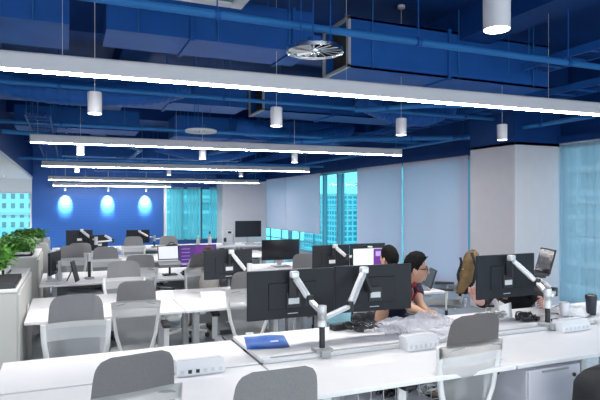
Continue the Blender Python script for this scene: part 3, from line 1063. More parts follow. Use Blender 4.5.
# ------------------------------------------------------------------ monitors and arms
def monitor(cx, cy, cz, w, h, rz, label, view='back', content=None, stand=False, roll=0, tilt=0):
    """rz = 0: screen faces +Y (its back is towards the camera)"""
    t = thing('monitor', label, 'monitor', (cx, cy, cz), rz, group='desktop monitors')
    t.rotation_euler = (tilt, roll, rz)
    MB().box((0, 0, 0), (w, 0.022, h), bevel=0.006).build('shell', 'monitor_back', t)
    MB().box((0, -0.012, -0.01), (w * 0.55, 0.012, h * 0.55), bevel=0.004).build('rear_bulge', 'monitor_back', t)
    sc = MB().box((0, 0.0125, 0.003), (w - 0.016, 0.003, h - 0.022)).build('screen', content or 'screen_off', t)
    p = MB().box((0, -0.022, -h * 0.12), (0.10, 0.012, 0.10), bevel=0.003)
    p.build('mount_plate', 'black', t)
    q = MB().box((0, -0.0295, -h * 0.14), (0.075, 0.004, 0.038), bevel=0.001)
    q.build('port_label', 'vent_white', t)
    MB().box((0, -0.0125, -h * 0.40), (0.07, 0.004, 0.005)).build('logo_bar', 'lamp_body', t)
    if stand:
        s = MB().box((0, -0.055, -h / 2 + 0.03), (0.07, 0.02, 0.26), bevel=0.004)
        so = s.build('stand', 'lamp_body', t)
        MB().box((0, -0.02, -(cz - 0.733) + 0.006), (0.24, 0.18, 0.012), bevel=0.004).build('stand_foot', 'lamp_body', so)
        MB().bar((0, -0.055, -h / 2 + 0.02), (0, -0.055, -(cz - 0.735) + 0.01), 0.06, 0.02).build('stand_neck', 'lamp_body', so)
    return t, sc


def monitor_arm(base, zt, branches, label, pole_mat='black', collars=True):
    """base on the desk; every branch is a list of world points: pole joint, elbow, monitor head, plate"""
    b = Vector(base)
    t = thing('monitor_mount', label, 'monitor arm', base, group='monitor arms')
    MB().box((0, 0, 0.012), (0.11, 0.09, 0.024), bevel=0.006).box((0, -0.05, 0.0), (0.06, 0.03, 0.045), bevel=0.005).build('clamp', 'grey_steel', t)
    MB().tube([(0, 0, 0.02), (0, 0, zt - b.z)], 0.0175, 14).build('pole', pole_mat, t, smooth='angle')
    for br in branches:
        P = [Vector(p) - b for p in br]
        q = MB().tube([P[0] - Vector((0, 0, 0.045)), P[0] + Vector((0, 0, 0.045))], 0.028, 16)
        q.build('collar', 'silver', t, smooth='angle')
        if len(P) > 1:
            q = MB().bar(P[0], P[1], 0.034, 0.026, 0.006)
            lo = q.build('lower_arm', 'silver', t)
            MB().tube([P[1] - Vector((0, 0, 0.035)), P[1] + Vector((0, 0, 0.03))], 0.024, 14).build('elbow_joint', 'black', lo, smooth='angle')
        if len(P) > 2:
            d = (P[2] - P[1]).normalized()
            q = MB().bar(P[1] + d * 0.02, P[2] - d * 0.015, 0.046, 0.036, 0.012)
            up = q.build('spring_arm', 'silver', t)
            q = MB().bar(P[1] + d * 0.06 + Vector((0, -0.001, 0.0)), P[2] - d * 0.06, 0.02, 0.040, 0.004)
            q.build('cover_strip', 'white_metal', up)
        if len(P) > 3:
            q = MB().box(P[2] + Vector((0, 0, 0.008)), (0.055, 0.045, 0.045), bevel=0.01)
            hd = q.build('head_joint', 'silver', t)
            MB().bar(P[2] + Vector((0, 0.02, -0.01)), P[3], 0.05, 0.022, 0.004).build('tilt_bracket', 'black', hd)
    return t


# row one: pair of monitors on one pole
monitor(1.345, 3.30, 1.070, 0.615, 0.312, math.radians(1.5), 'big dark monitor seen from behind, left one of the pair on one pole')
monitor(1.960, 3.31, 1.070, 0.585, 0.318, math.radians(-4), 'big dark monitor seen from behind, right one of the pair beside the seated person')
monitor_arm((1.425, 3.015, 0.757), 1.03, [
    [(1.425, 3.015, 0.99), (1.40, 3.14, 1.05), (1.33, 3.225, 1.195), (1.335, 3.255, 1.05)],
    [(1.425, 3.015, 0.955), (1.66, 3.10, 1.0), (1.835, 3.225, 1.20), (1.90, 3.26, 1.05)]],
    'double monitor arm with black pole carrying the big pair of monitors')

# row one, right: monitor and laptop on one pole
monitor(3.18, 3.35, 1.085, 0.60, 0.34, math.radians(2), 'dark monitor seen from behind near the column, with a person in black behind it')
monitor_arm((3.26, 3.015, 0.757), 1.03, [
    [(3.26, 3.015, 0.985), (3.31, 3.16, 1.05), (3.17, 3.28, 1.225), (3.18, 3.305, 1.08)],
    [(3.26, 3.015, 0.93), (3.42, 3.10, 0.985), (3.63, 3.50, 1.035)]],
    'double monitor arm with black pole right of the dark monitor by the column')
t = thing('laptop', 'open laptop held up on an arm tray in front of the column edge', 'laptop', (3.62, 3.54, 1.055), math.radians(246))
MB().box((0, 0, 0.008), (0.30, 0.21, 0.016), bevel=0.004).build('keyboard_deck', 'black', t)
MB().box((0, 0, -0.010), (0.24, 0.18, 0.016), bevel=0.003).build('arm_tray', 'black', t)
ld = MB().box((0, 0.135, 0.115), (0.30, 0.008, 0.21), Euler((math.radians(-15), 0, 0)), bevel=0.003).build('lid', 'black', t)
MB().box((0, 0.130, 0.116), (0.28, 0.006, 0.185), Euler((math.radians(-15), 0, 0))).build('screen', 'screen_off', ld)

# row two
monitor(1.535, 5.50, 1.030, 0.51, 0.300, 0.02, 'dark monitor seen from behind in the second row, below the black television')
monitor_arm((1.72, 5.37, 0.73), 1.02, [[(1.72, 5.37, 1.0), (1.70, 5.40, 0.955), (1.545, 5.43, 1.155), (1.54, 5.455, 1.03)]], 'monitor arm slanting behind the second-row dark monitor')
monitor(2.735, 5.55, 1.045, 0.46, 0.29, 0.0, 'black monitor seen from behind, left one of the second-row pair')
monitor(3.205, 5.55, 1.050, 0.46, 0.29, 0.0, 'black monitor seen from behind, right one hidden by the white and purple screen')
monitor_arm((2.95, 5.37, 0.73), 1.10, [[(2.95, 5.37, 1.08), (2.86, 5.40, 1.06), (2.745, 5.47, 1.175), (2.74, 5.50, 1.06)], [(2.95, 5.37, 1.04), (3.08, 5.40, 1.05), (3.19, 5.47, 1.14), (3.2, 5.50, 1.06)]], 'double monitor arm carrying the second-row black pair')
wm, sc = monitor(3.02, 5.10, 1.035, 0.52, 0.30, PI, 'lit monitor showing a white page and a purple strip', content='screen_doc', stand=True)
# content in the monitor's own frame (rz = PI: local +X is world -X)
q = MB().box((-0.120, 0.0146, 0.003), (0.262, 0.002, 0.27)).build('page_strip', 'screen_purple2', sc)
q = MB()
for k in range(10):
    q.box((0.13 - random.uniform(0, 0.03), 0.0146, 0.11 - k * 0.024), (0.14 + random.uniform(-0.05, 0.05), 0.002, 0.003))
q.build('page_text', 'screen_white', sc)
q = MB().box((-0.115, 0.0160, 0.085), (0.20, 0.002, 0.05)).build('page_strip_title', 'screen_text', sc)

# row three
pm, sc = monitor(1.72, 7.80, 0.915, 0.545, 0.305, PI, 'lit monitor with a purple desktop picture', content='screen_purple', stand=True)
q = MB()
for k in range(4):
    q.box((0.06 - k * 0.045, 0.0146, -0.03), (0.02, 0.002, 0.03))
for k in range(5):
    q.box((0.17, 0.0146, 0.10 - k * 0.05), (0.12, 0.002, 0.006))
q.box((0.10, 0.0146, -0.115), (0.28, 0.002, 0.02))
q.build('page_text', 'screen_text', sc)
MB().box((-0.10, 0.0146, 0.06), (0.26, 0.002, 0.15)).build('page_panel', 'screen_purple2', sc)
monitor(2.915, 7.60, 0.975, 0.59, 0.30, PI, 'switched-off monitor facing the camera, before the short roller blinds', stand=True)
monitor(-0.13, 7.22, 0.945, 0.42, 0.27, math.radians(74), 'black monitor turned edge-on at the left end of the third row', stand=True)
monitor_arm((0.26, 7.24, 0.73), 1.02, [[(0.26, 7.24, 0.99)]], 'bare black monitor pole standing on the left part of the third row')
t = thing('tablet', 'slim black tablet leaning upright beside the bare pole', 'tablet', (0.12, 7.06, 0.732), math.radians(75))
MB().box((0, 0.03, 0.12), (0.17, 0.012, 0.25), Euler((math.radians(-14), 0, 0)), bevel=0.004).build('slab', 'black', t)
MB().bar((0, 0.12, 0.003), (0, 0.05, 0.16), 0.05, 0.006).build('prop', 'black', t)

# row four and five
monitor(0.20, 10.02, 1.085, 0.42, 0.25, 0.05, 'dark far monitor before the blue wall, left of two on silver arms')
monitor(0.50, 9.86, 1.00, 0.36, 0.26, math.radians(35), 'turned lower dark far monitor before the blue wall, right of two')
monitor_arm((0.45, 9.72, 0.73), 1.10, [[(0.45, 9.72, 1.06), (0.40, 9.80, 1.06), (0.235, 9.93, 1.20), (0.21, 9.97, 1.09)], [(0.45, 9.72, 1.02), (0.72, 9.73, 1.04), (0.58, 9.80, 1.13)]], 'silver double arm of the two far monitors by the blue wall')
monitor(1.41, 12.2, 0.955, 0.48, 0.28, 0.0, 'dark far monitor in the last row, right of the others by the blue wall')
monitor_arm((1.72, 12.0, 0.73), 0.98, [[(1.72, 12.0, 0.94), (1.62, 12.05, 0.95), (1.43, 12.12, 1.06), (1.42, 12.15, 0.96)], [(1.72, 12.0, 0.90), (1.92, 12.0, 0.92)]], 'silver arm of the dark far monitor in the last row')
monitor(3.94, 12.40, 1.065, 0.64, 0.38, PI, 'black television standing before the far column', stand=True)

t = thing('laptop', 'open laptop with a pale lit screen on a riser left of the purple monitor', 'laptop', (1.235, 7.34, 0.873), PI)
MB().box((0, 0.11, 0.008), (0.29, 0.20, 0.015), Euler((math.radians(-10), 0, 0)), bevel=0.004).build('keyboard_deck', 'laptop_grey', t)
ld = MB().box((0, -0.022, 0.135), (0.27, 0.008, 0.19), Euler((math.radians(14), 0, 0)), bevel=0.003).build('lid', 'black', t)
MB().box((0, -0.0165, 0.137), (0.25, 0.004, 0.165), Euler((math.radians(14), 0, 0))).build('screen', 'screen_white', ld)
t = thing('laptop_riser', 'grey riser with a black pole holding the lit laptop', 'stand', (1.235, 7.24, 0.731), PI)
MB().box((0, 0.0, 0.006), (0.18, 0.18, 0.012), bevel=0.004).build('foot', 'black', t)
MB().tube([(0, 0, 0.01), (0, 0, 0.128)], 0.014, 12).build('pole', 'black', t, smooth='angle')
MB().box((0, 0.0, 0.128), (0.24, 0.20, 0.010), Euler((math.radians(-10), 0, 0)), bevel=0.003).build('platform', 'laptop_grey', t)
t = thing('laptop', 'dark laptop tilted open beside the seated person’s face', 'laptop', (3.53, 5.00, 0.731), math.radians(247))
MB().box((0, -0.02, 0.008), (0.31, 0.21, 0.015), bevel=0.004).build('keyboard_deck', 'laptop_grey', t)
ld = MB().box((0, 0.125, 0.115), (0.31, 0.008, 0.21), Euler((math.radians(-18), 0, 0)), bevel=0.003).build('lid', 'black', t)
MB().box((0, 0.119, 0.116), (0.29, 0.004, 0.185), Euler((math.radians(-18), 0, 0))).build('screen', 'screen_off', ld)


# ------------------------------------------------------------------ cabinets and planters at left
def cabinet(y0, d, label, x1=-0.34, w=1.1):
    t = thing('storage_cabinet', label, 'cabinet', (x1 - w / 2, y0 + d / 2, 0), group='low storage cabinets at left')
    MB().box((0, 0, 0.525), (w, d, 0.93), bevel=0.004).build('body', 'cabinet', t)
    MB().box((0, 0, 0.03), (w - 0.04, d - 0.04, 0.06)).build('plinth', 'grey_steel', t)
    MB().box((0, 0, 1.0), (w + 0.01, d + 0.01, 0.022), bevel=0.004).build('top', 'pot', t)
    for sg in (-1, 1):
        dr = MB().box((w / 2 + 0.009, sg * d / 4, 0.52), (0.016, d / 2 - 0.012, 0.90), bevel=0.003).build('door', 'cabinet', t)
        MB().tube([(w / 2 + 0.03, sg * 0.05, 0.62), (w / 2 + 0.03, sg * 0.05, 0.78)], 0.006, 8).build('handle', 'silver', dr)


cabinet(4.60, 1.55, 'nearest low white cabinet at the left edge, a black tray on top')
cabinet(7.40, 1.35, 'second low white cabinet from the camera, a planter on top', x1=-0.33)
cabinet(10.05, 1.5, 'farthest low white cabinet, a planter on top near the blue wall', x1=-0.30)


def planter(x, y, z, w, d, h, fol, n, label, seed):
    n = int(n * 1.25)
    rnd = random.Random(seed)
    t = thing('potted_plant', label, 'plant', (x, y, z), group='leafy planters on the cabinets')
    p = MB()
    p.box((0, 0, 0.01), (w, d, 0.02)).box((-w / 2 + 0.01, 0, h / 2), (0.02, d, h)).box((w / 2 - 0.01, 0, h / 2), (0.02, d, h))
    p.box((0, -d / 2 + 0.01, h / 2), (w, 0.02, h)).box((0, d / 2 - 0.01, h / 2), (w, 0.02, h))
    p.build('planter_box', 'pot', t)
    MB().box((0, 0, h - 0.03), (w - 0.04, d - 0.04, 0.02)).build('soil', 'soil', t)
    st = MB()
    lf = MB()
    for i in range(n):
        bx, by = rnd.uniform(-w / 2 + 0.03, w / 2 - 0.03), rnd.uniform(-d / 2 + 0.03, d / 2 - 0.03)
        a = rnd.uniform(0, 2 * PI)
        rr = rnd.uniform(0.02, fol * 0.55)
        tip = Vector((bx + rr * math.cos(a), by + rr * math.sin(a), h + rnd.uniform(0.05, fol)))
        b0 = Vector((bx, by, h - 0.03))
        mid = b0.lerp(tip, 0.5) + Vector((0, 0, 0.03))
        if i % 3 == 0:
            st.tube([b0, mid, tip], 0.003, 5)
        for k in range(5):
            c = b0.lerp(tip, rnd.uniform(0.35, 1.05))
            L = rnd.uniform(0.06, 0.12)
            az, el = rnd.uniform(0, 2 * PI), rnd.uniform(-0.5, 0.9)
            dv = Vector((math.cos(az) * math.cos(el), math.sin(az) * math.cos(el), math.sin(el)))
            sv = dv.cross(Vector((0, 0, 1))).normalized() * L * 0.28
            dn = Vector((0, 0, -0.25 * L))
            vs = [lf.bm.verts.new(q) for q in (c, c + dv * L * 0.35 + sv, c + dv * L * 0.75 + sv * 0.7 + dn * 0.4, c + dv * L + dn, c + dv * L * 0.75 - sv * 0.7 + dn * 0.4, c + dv * L * 0.35 - sv, c + dv * L * 0.5 + Vector((0, 0, 0.012)))]
            for q in range(6):
                lf.bm.faces.new((vs[q], vs[(q + 1) % 6], vs[6]))
    st.build('stems', 'leaf', t)
    lf.build('foliage', 'leaf', t)


planter(-0.66, 5.62, 1.011, 0.34, 0.60, 0.07, 0.21, 110, 'bushy green plant in a white planter at the left edge, nearest', 3)
planter(-0.70, 7.85, 1.011, 0.62, 0.62, 0.05, 0.17, 150, 'bushy green plant on the second cabinet, in the middle of three', 5)
planter(-0.58, 10.7, 1.011, 0.42, 0.8, 0.05, 0.14, 140, 'bushy green plant on the farthest cabinet, before the blue wall', 9)

t = thing('document_tray', 'black tray with dark folders lying on the nearest cabinet', 'tray', (-0.455, 4.98, 1.0115))
q = MB().box((-0.02, 0, 0.005), (0.24, 0.62, 0.01), bevel=0.002)
for sg in (-1, 1):
    q.box((-0.02, sg * 0.31, 0.02), (0.24, 0.01, 0.04))
q.build('tray', 'black', t)
for k in range(4):
    MB().box((-0.02, -0.225 + k * 0.15, 0.022), (0.22, 0.12, 0.022), Euler((math.radians(7), 0, 0)), bevel=0.003).build('folder', 'soft_black', t)


# ------------------------------------------------------------------ things on and under the desks
def power_box(x, y, z, w, h, rz, label, dark=2):
    t = thing('power_box', label, 'socket box', (x, y, z), rz, group='white desk power boxes')
    prof = [(-0.05, 0), (0.05, 0), (0.05, h), (-0.02, h), (-0.05, h * 0.55)]
    MB().prism(prof, w, 'X', -w / 2).build('housing', 'paper', t)
    n = 6
    for k in range(n):
        xx = -w * 0.40 + k * w * 0.16
        MB().box((xx, -0.052, h * 0.30), (w * 0.075, 0.004, h * 0.26), bevel=0.001).build('socket', 'black' if k < dark and k != 0 else 'vent_white', t)
    MB().box((0, -0.0, h + 0.001), (w * 0.9, 0.03, 0.003)).build('lid_flap', 'vent_white', t)


power_box(0.67, 2.985, 0.731, 0.26, 0.075, 0.0, 'white power box on the near left desks, between the two nearest chairs', 3)
power_box(0.86, 5.36, 0.731, 0.16, 0.085, 0.0, 'white power box on the second desk row, beside a chair back', 0)
power_box(2.07, 2.935, 0.731, 0.235, 0.085, 0.02, 'white power box at the rail left of the big chair', 0)
power_box(3.40, 2.93, 0.731, 0.27, 0.075, 0.02, 'white power box at the rail near the tumbler', 0)
power_box(1.32, 5.36, 0.731, 0.22, 0.05, 0.0, 'low white power box on the second row, in front of the mesh chair', 0)

t = thing('folded_bag', 'bright blue folded pouch on the raised desk', 'bag', (1.19, 3.36, 0.756), math.radians(-14))


def fb(u, v):
    x = (u - 0.5) * 0.27
    y = (v - 0.5) * 0.33
    z = 0.009 + 0.003 * math.sin(u * 7 + v * 4) + 0.003 * math.sin(v * 11 - u * 3)
    e = max(abs(u - 0.5), abs(v - 0.5)) * 2
    if e > 0.8:
        z *= max(0.05, 1 - ((e - 0.8) / 0.2) ** 2)
    if u > 0.8 and v < 0.4:
        y += 0.02 * (u - 0.8) / 0.2
    return (x, y, z)


q = MB().grid(fb, 18, 16)
q.grid(lambda u, v: (fb(u, v)[0], fb(u, v)[1], 0.001), 18, 16)
q.build('pouch', 'blue_bag', t, smooth=True)
MB().box((0.045, -0.065, 0.021), (0.05, 0.018, 0.002), Euler((0.1, 0, 0.1))).build('white_mark', 'paper', t)


def cable_pile(x, y, z, rx, ry, n, r, material, label, seed, plug=3):
    rnd = random.Random(seed)
    t = thing('cable_pile', label, 'cables', (x, y, z), group='loose cables on the desks')
    for i in range(n):
        cx, cy = rnd.uniform(-rx * 0.5, rx * 0.5), rnd.uniform(-ry * 0.5, ry * 0.5)
        a0 = rnd.uniform(0, 6.28)
        rad = rnd.uniform(0.25, 0.6)
        pts = []
        for k in range(26):
            a = a0 + k * 0.45
            q = rad * (0.75 + 0.3 * math.sin(k * 0.7 + i))
            pts.append((cx + rx * q * math.cos(a), cy + ry * q * math.sin(a), r + 0.012 + 0.012 * math.sin(k * 1.3 + i) + 0.006 * i))
        MB().tube(pts, r, 6).build('cable', material, t, smooth=True)
    for i in range(plug):
        MB().box((rnd.uniform(-rx, rx) * 0.7, rnd.uniform(-ry, ry) * 0.6, 0.018), (0.05, 0.03, 0.03), Euler((0, 0, rnd.uniform(0, 3))), bevel=0.004).build('plug', 'black', t)


cable_pile(1.94, 3.44, 0.755, 0.17, 0.12, 7, 0.005, 'black', 'tangle of black cables under the right monitor of the pair', 1)
cable_pile(3.02, 3.36, 0.755, 0.22, 0.12, 6, 0.005, 'grey_steel', 'tangle of grey cables behind the big chair', 2)
cable_pile(3.26, 3.22, 0.755, 0.12, 0.07, 6, 0.006, 'black', 'black cable coil in front of the monitor by the column', 4, 5)
t = thing('power_adapter', 'black power brick left of the black cable tangle', 'adapter', (1.80, 3.50, 0.756), 0.2)
MB().box((0, 0, 0.022), (0.16, 0.06, 0.042), bevel=0.006).build('brick', 'black', t)
MB().tube([(0.08, 0, 0.02), (0.13, 0.02, 0.012), (0.17, -0.03, 0.008), (0.2, -0.02, 0.006)], 0.004, 6).build('lead', 'black', t, smooth=True)
def headset(x, y, z, rz, label):
    t = thing('headset', label, 'headset', (x, y, z), rz, group='black headsets')
    MB().tube([(0.08 * math.cos(a * PI / 12), 0.07 * math.sin(a * PI / 12), 0.04 + 0.01 * math.sin(a * PI / 12)) for a in range(13)], 0.009, 8).build('headband', 'black', t, smooth=True)
    for sg in (-1, 1):
        MB().blob((sg * 0.08, -0.012, 0.037), (0.022, 0.04, 0.036)).build('ear_cup', 'soft_black', t, smooth=True)


headset(1.99, 3.52, 0.785, 0.4, 'black headset lying on top of the cable tangle')
headset(1.40, 6.98, 0.731, 1.9, 'black headset on the third row below the purple monitor')


def keyboard(x, y, z, rz, material, label):
    t = thing('keyboard', label, 'keyboard', (x, y, z), rz, group='desk keyboards')
    MB().box((0, 0, 0.008), (0.42, 0.13, 0.014), Euler((0.03, 0, 0)), bevel=0.004).build('case', material, t)
    q = MB()
    for r_ in range(4):
        for k in range(13):
            q.box((-0.19 + k * 0.0317, -0.042 + r_ * 0.028, 0.017 + 0.001 * r_), (0.026, 0.023, 0.006))
    q.build('keys', material, t)


keyboard(2.92, 7.10, 0.731, 0.05, 'white_metal', 'white keyboard before the switched-off monitor')
keyboard(3.95, 11.95, 0.731, 0.0, 'white_metal', 'white keyboard before the black television')
keyboard(1.95, 7.25, 0.731, 0.1, 'black', 'black keyboard before the purple monitor')


def film(x, y, z, w, d, hgt, label, seed, material='plastic_film'):
    rnd = random.Random(seed)
    ph = [rnd.uniform(0, 6) for _ in range(6)]
    t = thing('plastic_bag', label, 'bag', (x, y, z), group='clear bags on the desk')

    def f(u, v):
        e = 1 - (2 * max(abs(u - 0.5), abs(v - 0.5))) ** 4
        hh = hgt * e * (0.55 + 0.25 * math.sin(u * 9 + ph[0] + 3 * v) + 0.2 * math.sin(v * 13 + ph[1] - 4 * u)) + 0.003
        return ((u - 0.5) * w + 0.02 * math.sin(v * 8 + ph[2]), (v - 0.5) * d + 0.02 * math.sin(u * 9 + ph[3]), max(0.003, hh + 0.01 * math.sin(u * 31 + v * 17)))
    MB().grid(f, 24, 20).build('film', material, t)


film(2.42, 3.42, 0.757, 0.55, 0.34, 0.075, 'crumpled clear bag in front of the person in navy', 2)
film(2.10, 3.30, 0.757, 0.20, 0.20, 0.05, 'small crumpled clear bag beside the black cables', 5)
film(3.80, 3.26, 0.757, 0.32, 0.26, 0.06, 'crumpled pale bag left of the black tumbler', 6, 'paper')

t = thing('folded_card', 'small white folded card standing among the grey cables', 'card', (3.20, 3.38, 0.756), 0.3)
MB().bar((-0.05, -0.04, 0.002), (0, 0, 0.10), 0.11, 0.003, up=(1, 0, 0)).bar((0.05, 0.04, 0.002), (0, 0, 0.10), 0.11, 0.003, up=(1, 0, 0)).build('card', 'paper', t)
t = thing('tumbler', 'black lidded tumbler at the right end of the desk', 'tumbler', (3.90, 3.17, 0.756))
MB().lathe([(0.034, 0), (0.036, 0.005), (0.043, 0.13), (0.043, 0.135)], n=28).build('cup', 'tumbler', t, smooth='angle')
MB().lathe([(0.045, 0.130), (0.046, 0.14), (0.044, 0.158), (0.030, 0.165), (0.028, 0.162)], n=28).build('lid', 'black', t, smooth='angle')
t = thing('coiled_mouse', 'black mouse beside the tumbler', 'mouse', (3.86, 3.42, 0.756), 0.5)
MB().blob((0, 0, 0.017), (0.032, 0.055, 0.018)).build('shell', 'black', t, smooth=True)
t = thing('white_cup', 'white cup standing right behind the double arm pole by the column', 'cup', (3.66, 3.22, 0.756))
MB().lathe([(0.03, 0), (0.031, 0.004), (0.038, 0.11), (0.035, 0.11), (0.029, 0.006)], n=24).build('cup', 'paper', t, smooth='angle')
t = thing('cable_box', 'grey cable clip at the foot of the double arm by the column', 'clip', (3.345, 3.015, 0.758), 0.1)
MB().box((0, 0, 0.02), (0.06, 0.05, 0.038), bevel=0.005).build('clip', 'black', t)
t = thing('white_tray', 'white card tray behind the top of the big chair', 'tray', (2.44, 2.88, 0.731), 0.05)
q = MB().box((0, 0, 0.004), (0.26, 0.16, 0.008))
for sg in (-1, 1):
    q.box((sg * 0.13, 0, 0.022), (0.006, 0.16, 0.044)).box((0, sg * 0.08, 0.022), (0.26, 0.006, 0.044))
q.build('tray', 'paper', t)

t = thing('cable_basket', 'wire basket full of coiled cables under the front edge of the right desks', 'basket', (1.86, 2.72, 0.52))
q = MB()
for k in range(11):
    q.tube([(-0.40 + k * 0.08, -0.09, 0.16), (-0.40 + k * 0.08, -0.09, 0), (-0.40 + k * 0.08, 0.09, 0), (-0.40 + k * 0.08, 0.09, 0.16)], 0.0025, 6)
for yy, zz in ((-0.09, 0.16), (0.09, 0.16), (-0.09, 0), (0.09, 0), (0, 0)):
    q.tube([(-0.40, yy, zz), (0.40, yy, zz)], 0.003, 6)
q.build('wire_basket', 'silver', t)
for sg in (-1, 1):
    MB().bar((sg * 0.38, 0.09, 0.15), (sg * 0.38, 0.09, 0.185), 0.02, 0.004).build('hook', 'silver', t)
cable_pile(1.78, 2.72, 0.525, 0.20, 0.08, 6, 0.005, 'black', 'black coiled cables in the wire basket under the desk', 11, 2)
cable_pile(2.08, 2.72, 0.525, 0.14, 0.08, 5, 0.006, 'vent_white', 'white coiled cables in the wire basket under the desk', 12, 1)

# row three, left: white cups
for k, (x, y) in enumerate([(-0.19, 7.38), (-0.10, 7.40)]):
    t = thing('desk_bottle', ['small white bottle at the left end of the third row, left of two', 'small white bottle at the left end of the third row, right of two'][k], 'bottle', (x, y, 0.731), group='white bottles on the third row')
    MB().lathe([(0.028, 0), (0.03, 0.01), (0.03, 0.26), (0.014, 0.30), (0.014, 0.33)], n=18).build('bottle', 'paper', t, smooth='angle')
    MB().lathe([(0.016, 0.33), (0.016, 0.36)], n=14).build('cap', 'vent_white', t)

# last row: coffee machine, bottles
t = thing('coffee_machine', 'white coffee machine left of the black television', 'coffee machine', (3.40, 12.25, 0.731))
t.scale = (0.78, 0.78, 0.78)
MB().box((0, 0.05, 0.20), (0.28, 0.20, 0.40), bevel=0.015).box((0, -0.05, 0.34), (0.28, 0.16, 0.12), bevel=0.015).box((0, -0.06, 0.02), (0.28, 0.16, 0.04), bevel=0.008).build('body', 'paper', t)
MB().box((0.02, -0.133, 0.35), (0.10, 0.006, 0.06), bevel=0.002).build('display', 'black', t)
MB().box((-0.10, -0.06, 0.13), (0.07, 0.08, 0.12), bevel=0.01).build('spout', 'black', t)
MB().box((0.18, 0.0, 0.20), (0.05, 0.14, 0.40), bevel=0.006).build('milk_unit', 'pot', t)
for k, (x, y, h, m_, lb) in enumerate([(2.72, 12.25, 0.16, 'pot', 'short white bottle on the last row before the far window'), (2.98, 12.25, 0.24, 'paper', 'white bottle with dark cap on the last row, beside the coffee machine')]):
    t = thing('desk_bottle', lb, 'bottle', (x, y, 0.731), group='bottles on the last row')
    MB().lathe([(0.04, 0), (0.042, 0.01), (0.042, h * 0.7), (0.018, h * 0.85), (0.018, h)], n=18).build('bottle', m_, t, smooth='angle')
    MB().lathe([(0.02, h), (0.02, h + 0.06)], n=14).build('cap', 'black' if k else 'pot', t)
t = thing('desk_bag', 'small dark bag on the fourth row behind a chair, before the far window', 'bag', (1.72, 9.9, 0.731), 0.3)
MB().box((0, 0, 0.10), (0.22, 0.10, 0.20), bevel=0.03).build('bag', 'soft_black', t, smooth='angle')
MB().tube([(0.06 * math.cos(a * PI / 8), 0, 0.19 + 0.05 * math.sin(a * PI / 8)) for a in range(9)], 0.008, 6).build('handle', 'black', t)


# pedestals under the desks
def pedestal(x, y, face, label, w=0.40, d=0.52, h=0.56):
    t = thing('drawer_pedestal', label, 'drawer unit', (x, y, 0), 0 if face > 0 else PI, group='white drawer pedestals under the desks')
    MB().box((0, 0, 0.03 + h / 2), (w, d, h), bevel=0.004).build('body', 'pedestal', t)
    for k in range(2):
        z0 = 0.045 + k * h * 0.5
        dr = MB().box((0, -d / 2 - 0.008, z0 + h * 0.24), (w - 0.01, 0.016, h * 0.475), bevel=0.003).build('drawer', 'pedestal', t)
        MB().box((0, -d / 2 - 0.018, z0 + h * 0.455), (w * 0.5, 0.006, 0.012)).build('pull', 'grey_steel', dr)
    MB().lathe([(0.001, 0), (0.012, 0), (0.012, 0.006)], n=14, c=(0, 0, 0)).build('lock', 'black', t, loc=(w * 0.36, -d / 2 - 0.018, h - 0.03)).rotation_euler = (PI / 2, 0, 0)
    for sx in (-1, 1):
        for sy in (-1, 1):
            MB().lathe([(0.02, 0.0), (0.022, 0.004), (0.022, 0.03)], n=12, c=(sx * (w / 2 - 0.05), sy * (d / 2 - 0.06), 0)).build('caster', 'black', t)


pedestal(2.66, 2.68, 1, 'white drawer pedestal with keyhole under the near right desk', w=0.42, h=0.655)
pedestal(0.18, 5.70, -1, 'white drawer pedestal under the second row, behind a chair')
pedestal(0.20, 7.15, 1, 'white drawer pedestal under the left end of the third row')
pedestal(1.72, 2.74, 1, 'white drawer pedestal under the desk left of the big chair', w=0.36, h=0.52)
pedestal(2.80, 2.06, 1, 'white drawer pedestal pulled out to carry the black backpack', w=0.40, d=0.40, h=0.46)
t = thing('storage_box', 'black box with tan cloth on the floor under the third row', 'box', (0.74, 7.10, 0.0), 0.1)
MB().box((0, 0, 0.19), (0.46, 0.3, 0.38), bevel=0.01).build('box', 'black', t)
MB().box((0.14, -0.02, 0.40), (0.12, 0.2, 0.05), Euler((0.1, 0.2, 0.2)), bevel=0.02).build('tan_cloth', 'orange_cloth', t)
MB().box((-0.02, -0.02, 0.41), (0.14, 0.18, 0.06), Euler((0.0, 0.1, 0.4)), bevel=0.01).build('paper_stack', 'paper', t)

# black backpack in the lower right corner, resting on the pulled-out pedestal
t = thing('backpack', 'black backpack with a grey strap at the lower right corner', 'backpack', (2.70, 2.08, 0.491), math.radians(-8))


def bp(u, v):
    a = u * 2 * PI
    x = math.copysign(abs(math.cos(a)) ** 0.45, math.cos(a))
    y = math.copysign(abs(math.sin(a)) ** 0.45, math.sin(a))
    k = 1 - 0.10 * v - 0.35 * max(0, v - 0.75) / 0.25
    if v > 0.999 or v < 0.001:
        k = 0.02 if v > 0.5 else 0.02
    return (x * 0.19 * k, y * 0.115 * k, 0.30 * v - 0.03 * max(0, -x) * v)


MB().grid(bp, 28, 10, closed_u=True).build('main_sack', 'soft_black', t, smooth='angle')
MB().box((0, -0.125, 0.10), (0.26, 0.07, 0.17), bevel=0.025, seg=3).build('front_pocket', 'soft_black', t, smooth='angle')
MB().tube([(0.02 + 0.06 * math.cos(a * PI / 10), 0.0, 0.28 + 0.045 * math.sin(a * PI / 10)) for a in range(11)], 0.011, 8).build('carry_loop', 'black', t, smooth=True)
MB().grid(lambda u, v: (0.06 + 0.05 * (v - 0.5) + 0.03 * u, -0.10 - 0.075 * math.sin(u * PI * 0.9), 0.285 - 0.27 * u), 14, 1).build('shoulder_strap', 'chair_frame', t, smooth=True, solid=0.008)
MB().box((-0.15, -0.135, 0.05), (0.05, 0.012, 0.03), bevel=0.003).build('name_tag', 'red', t)

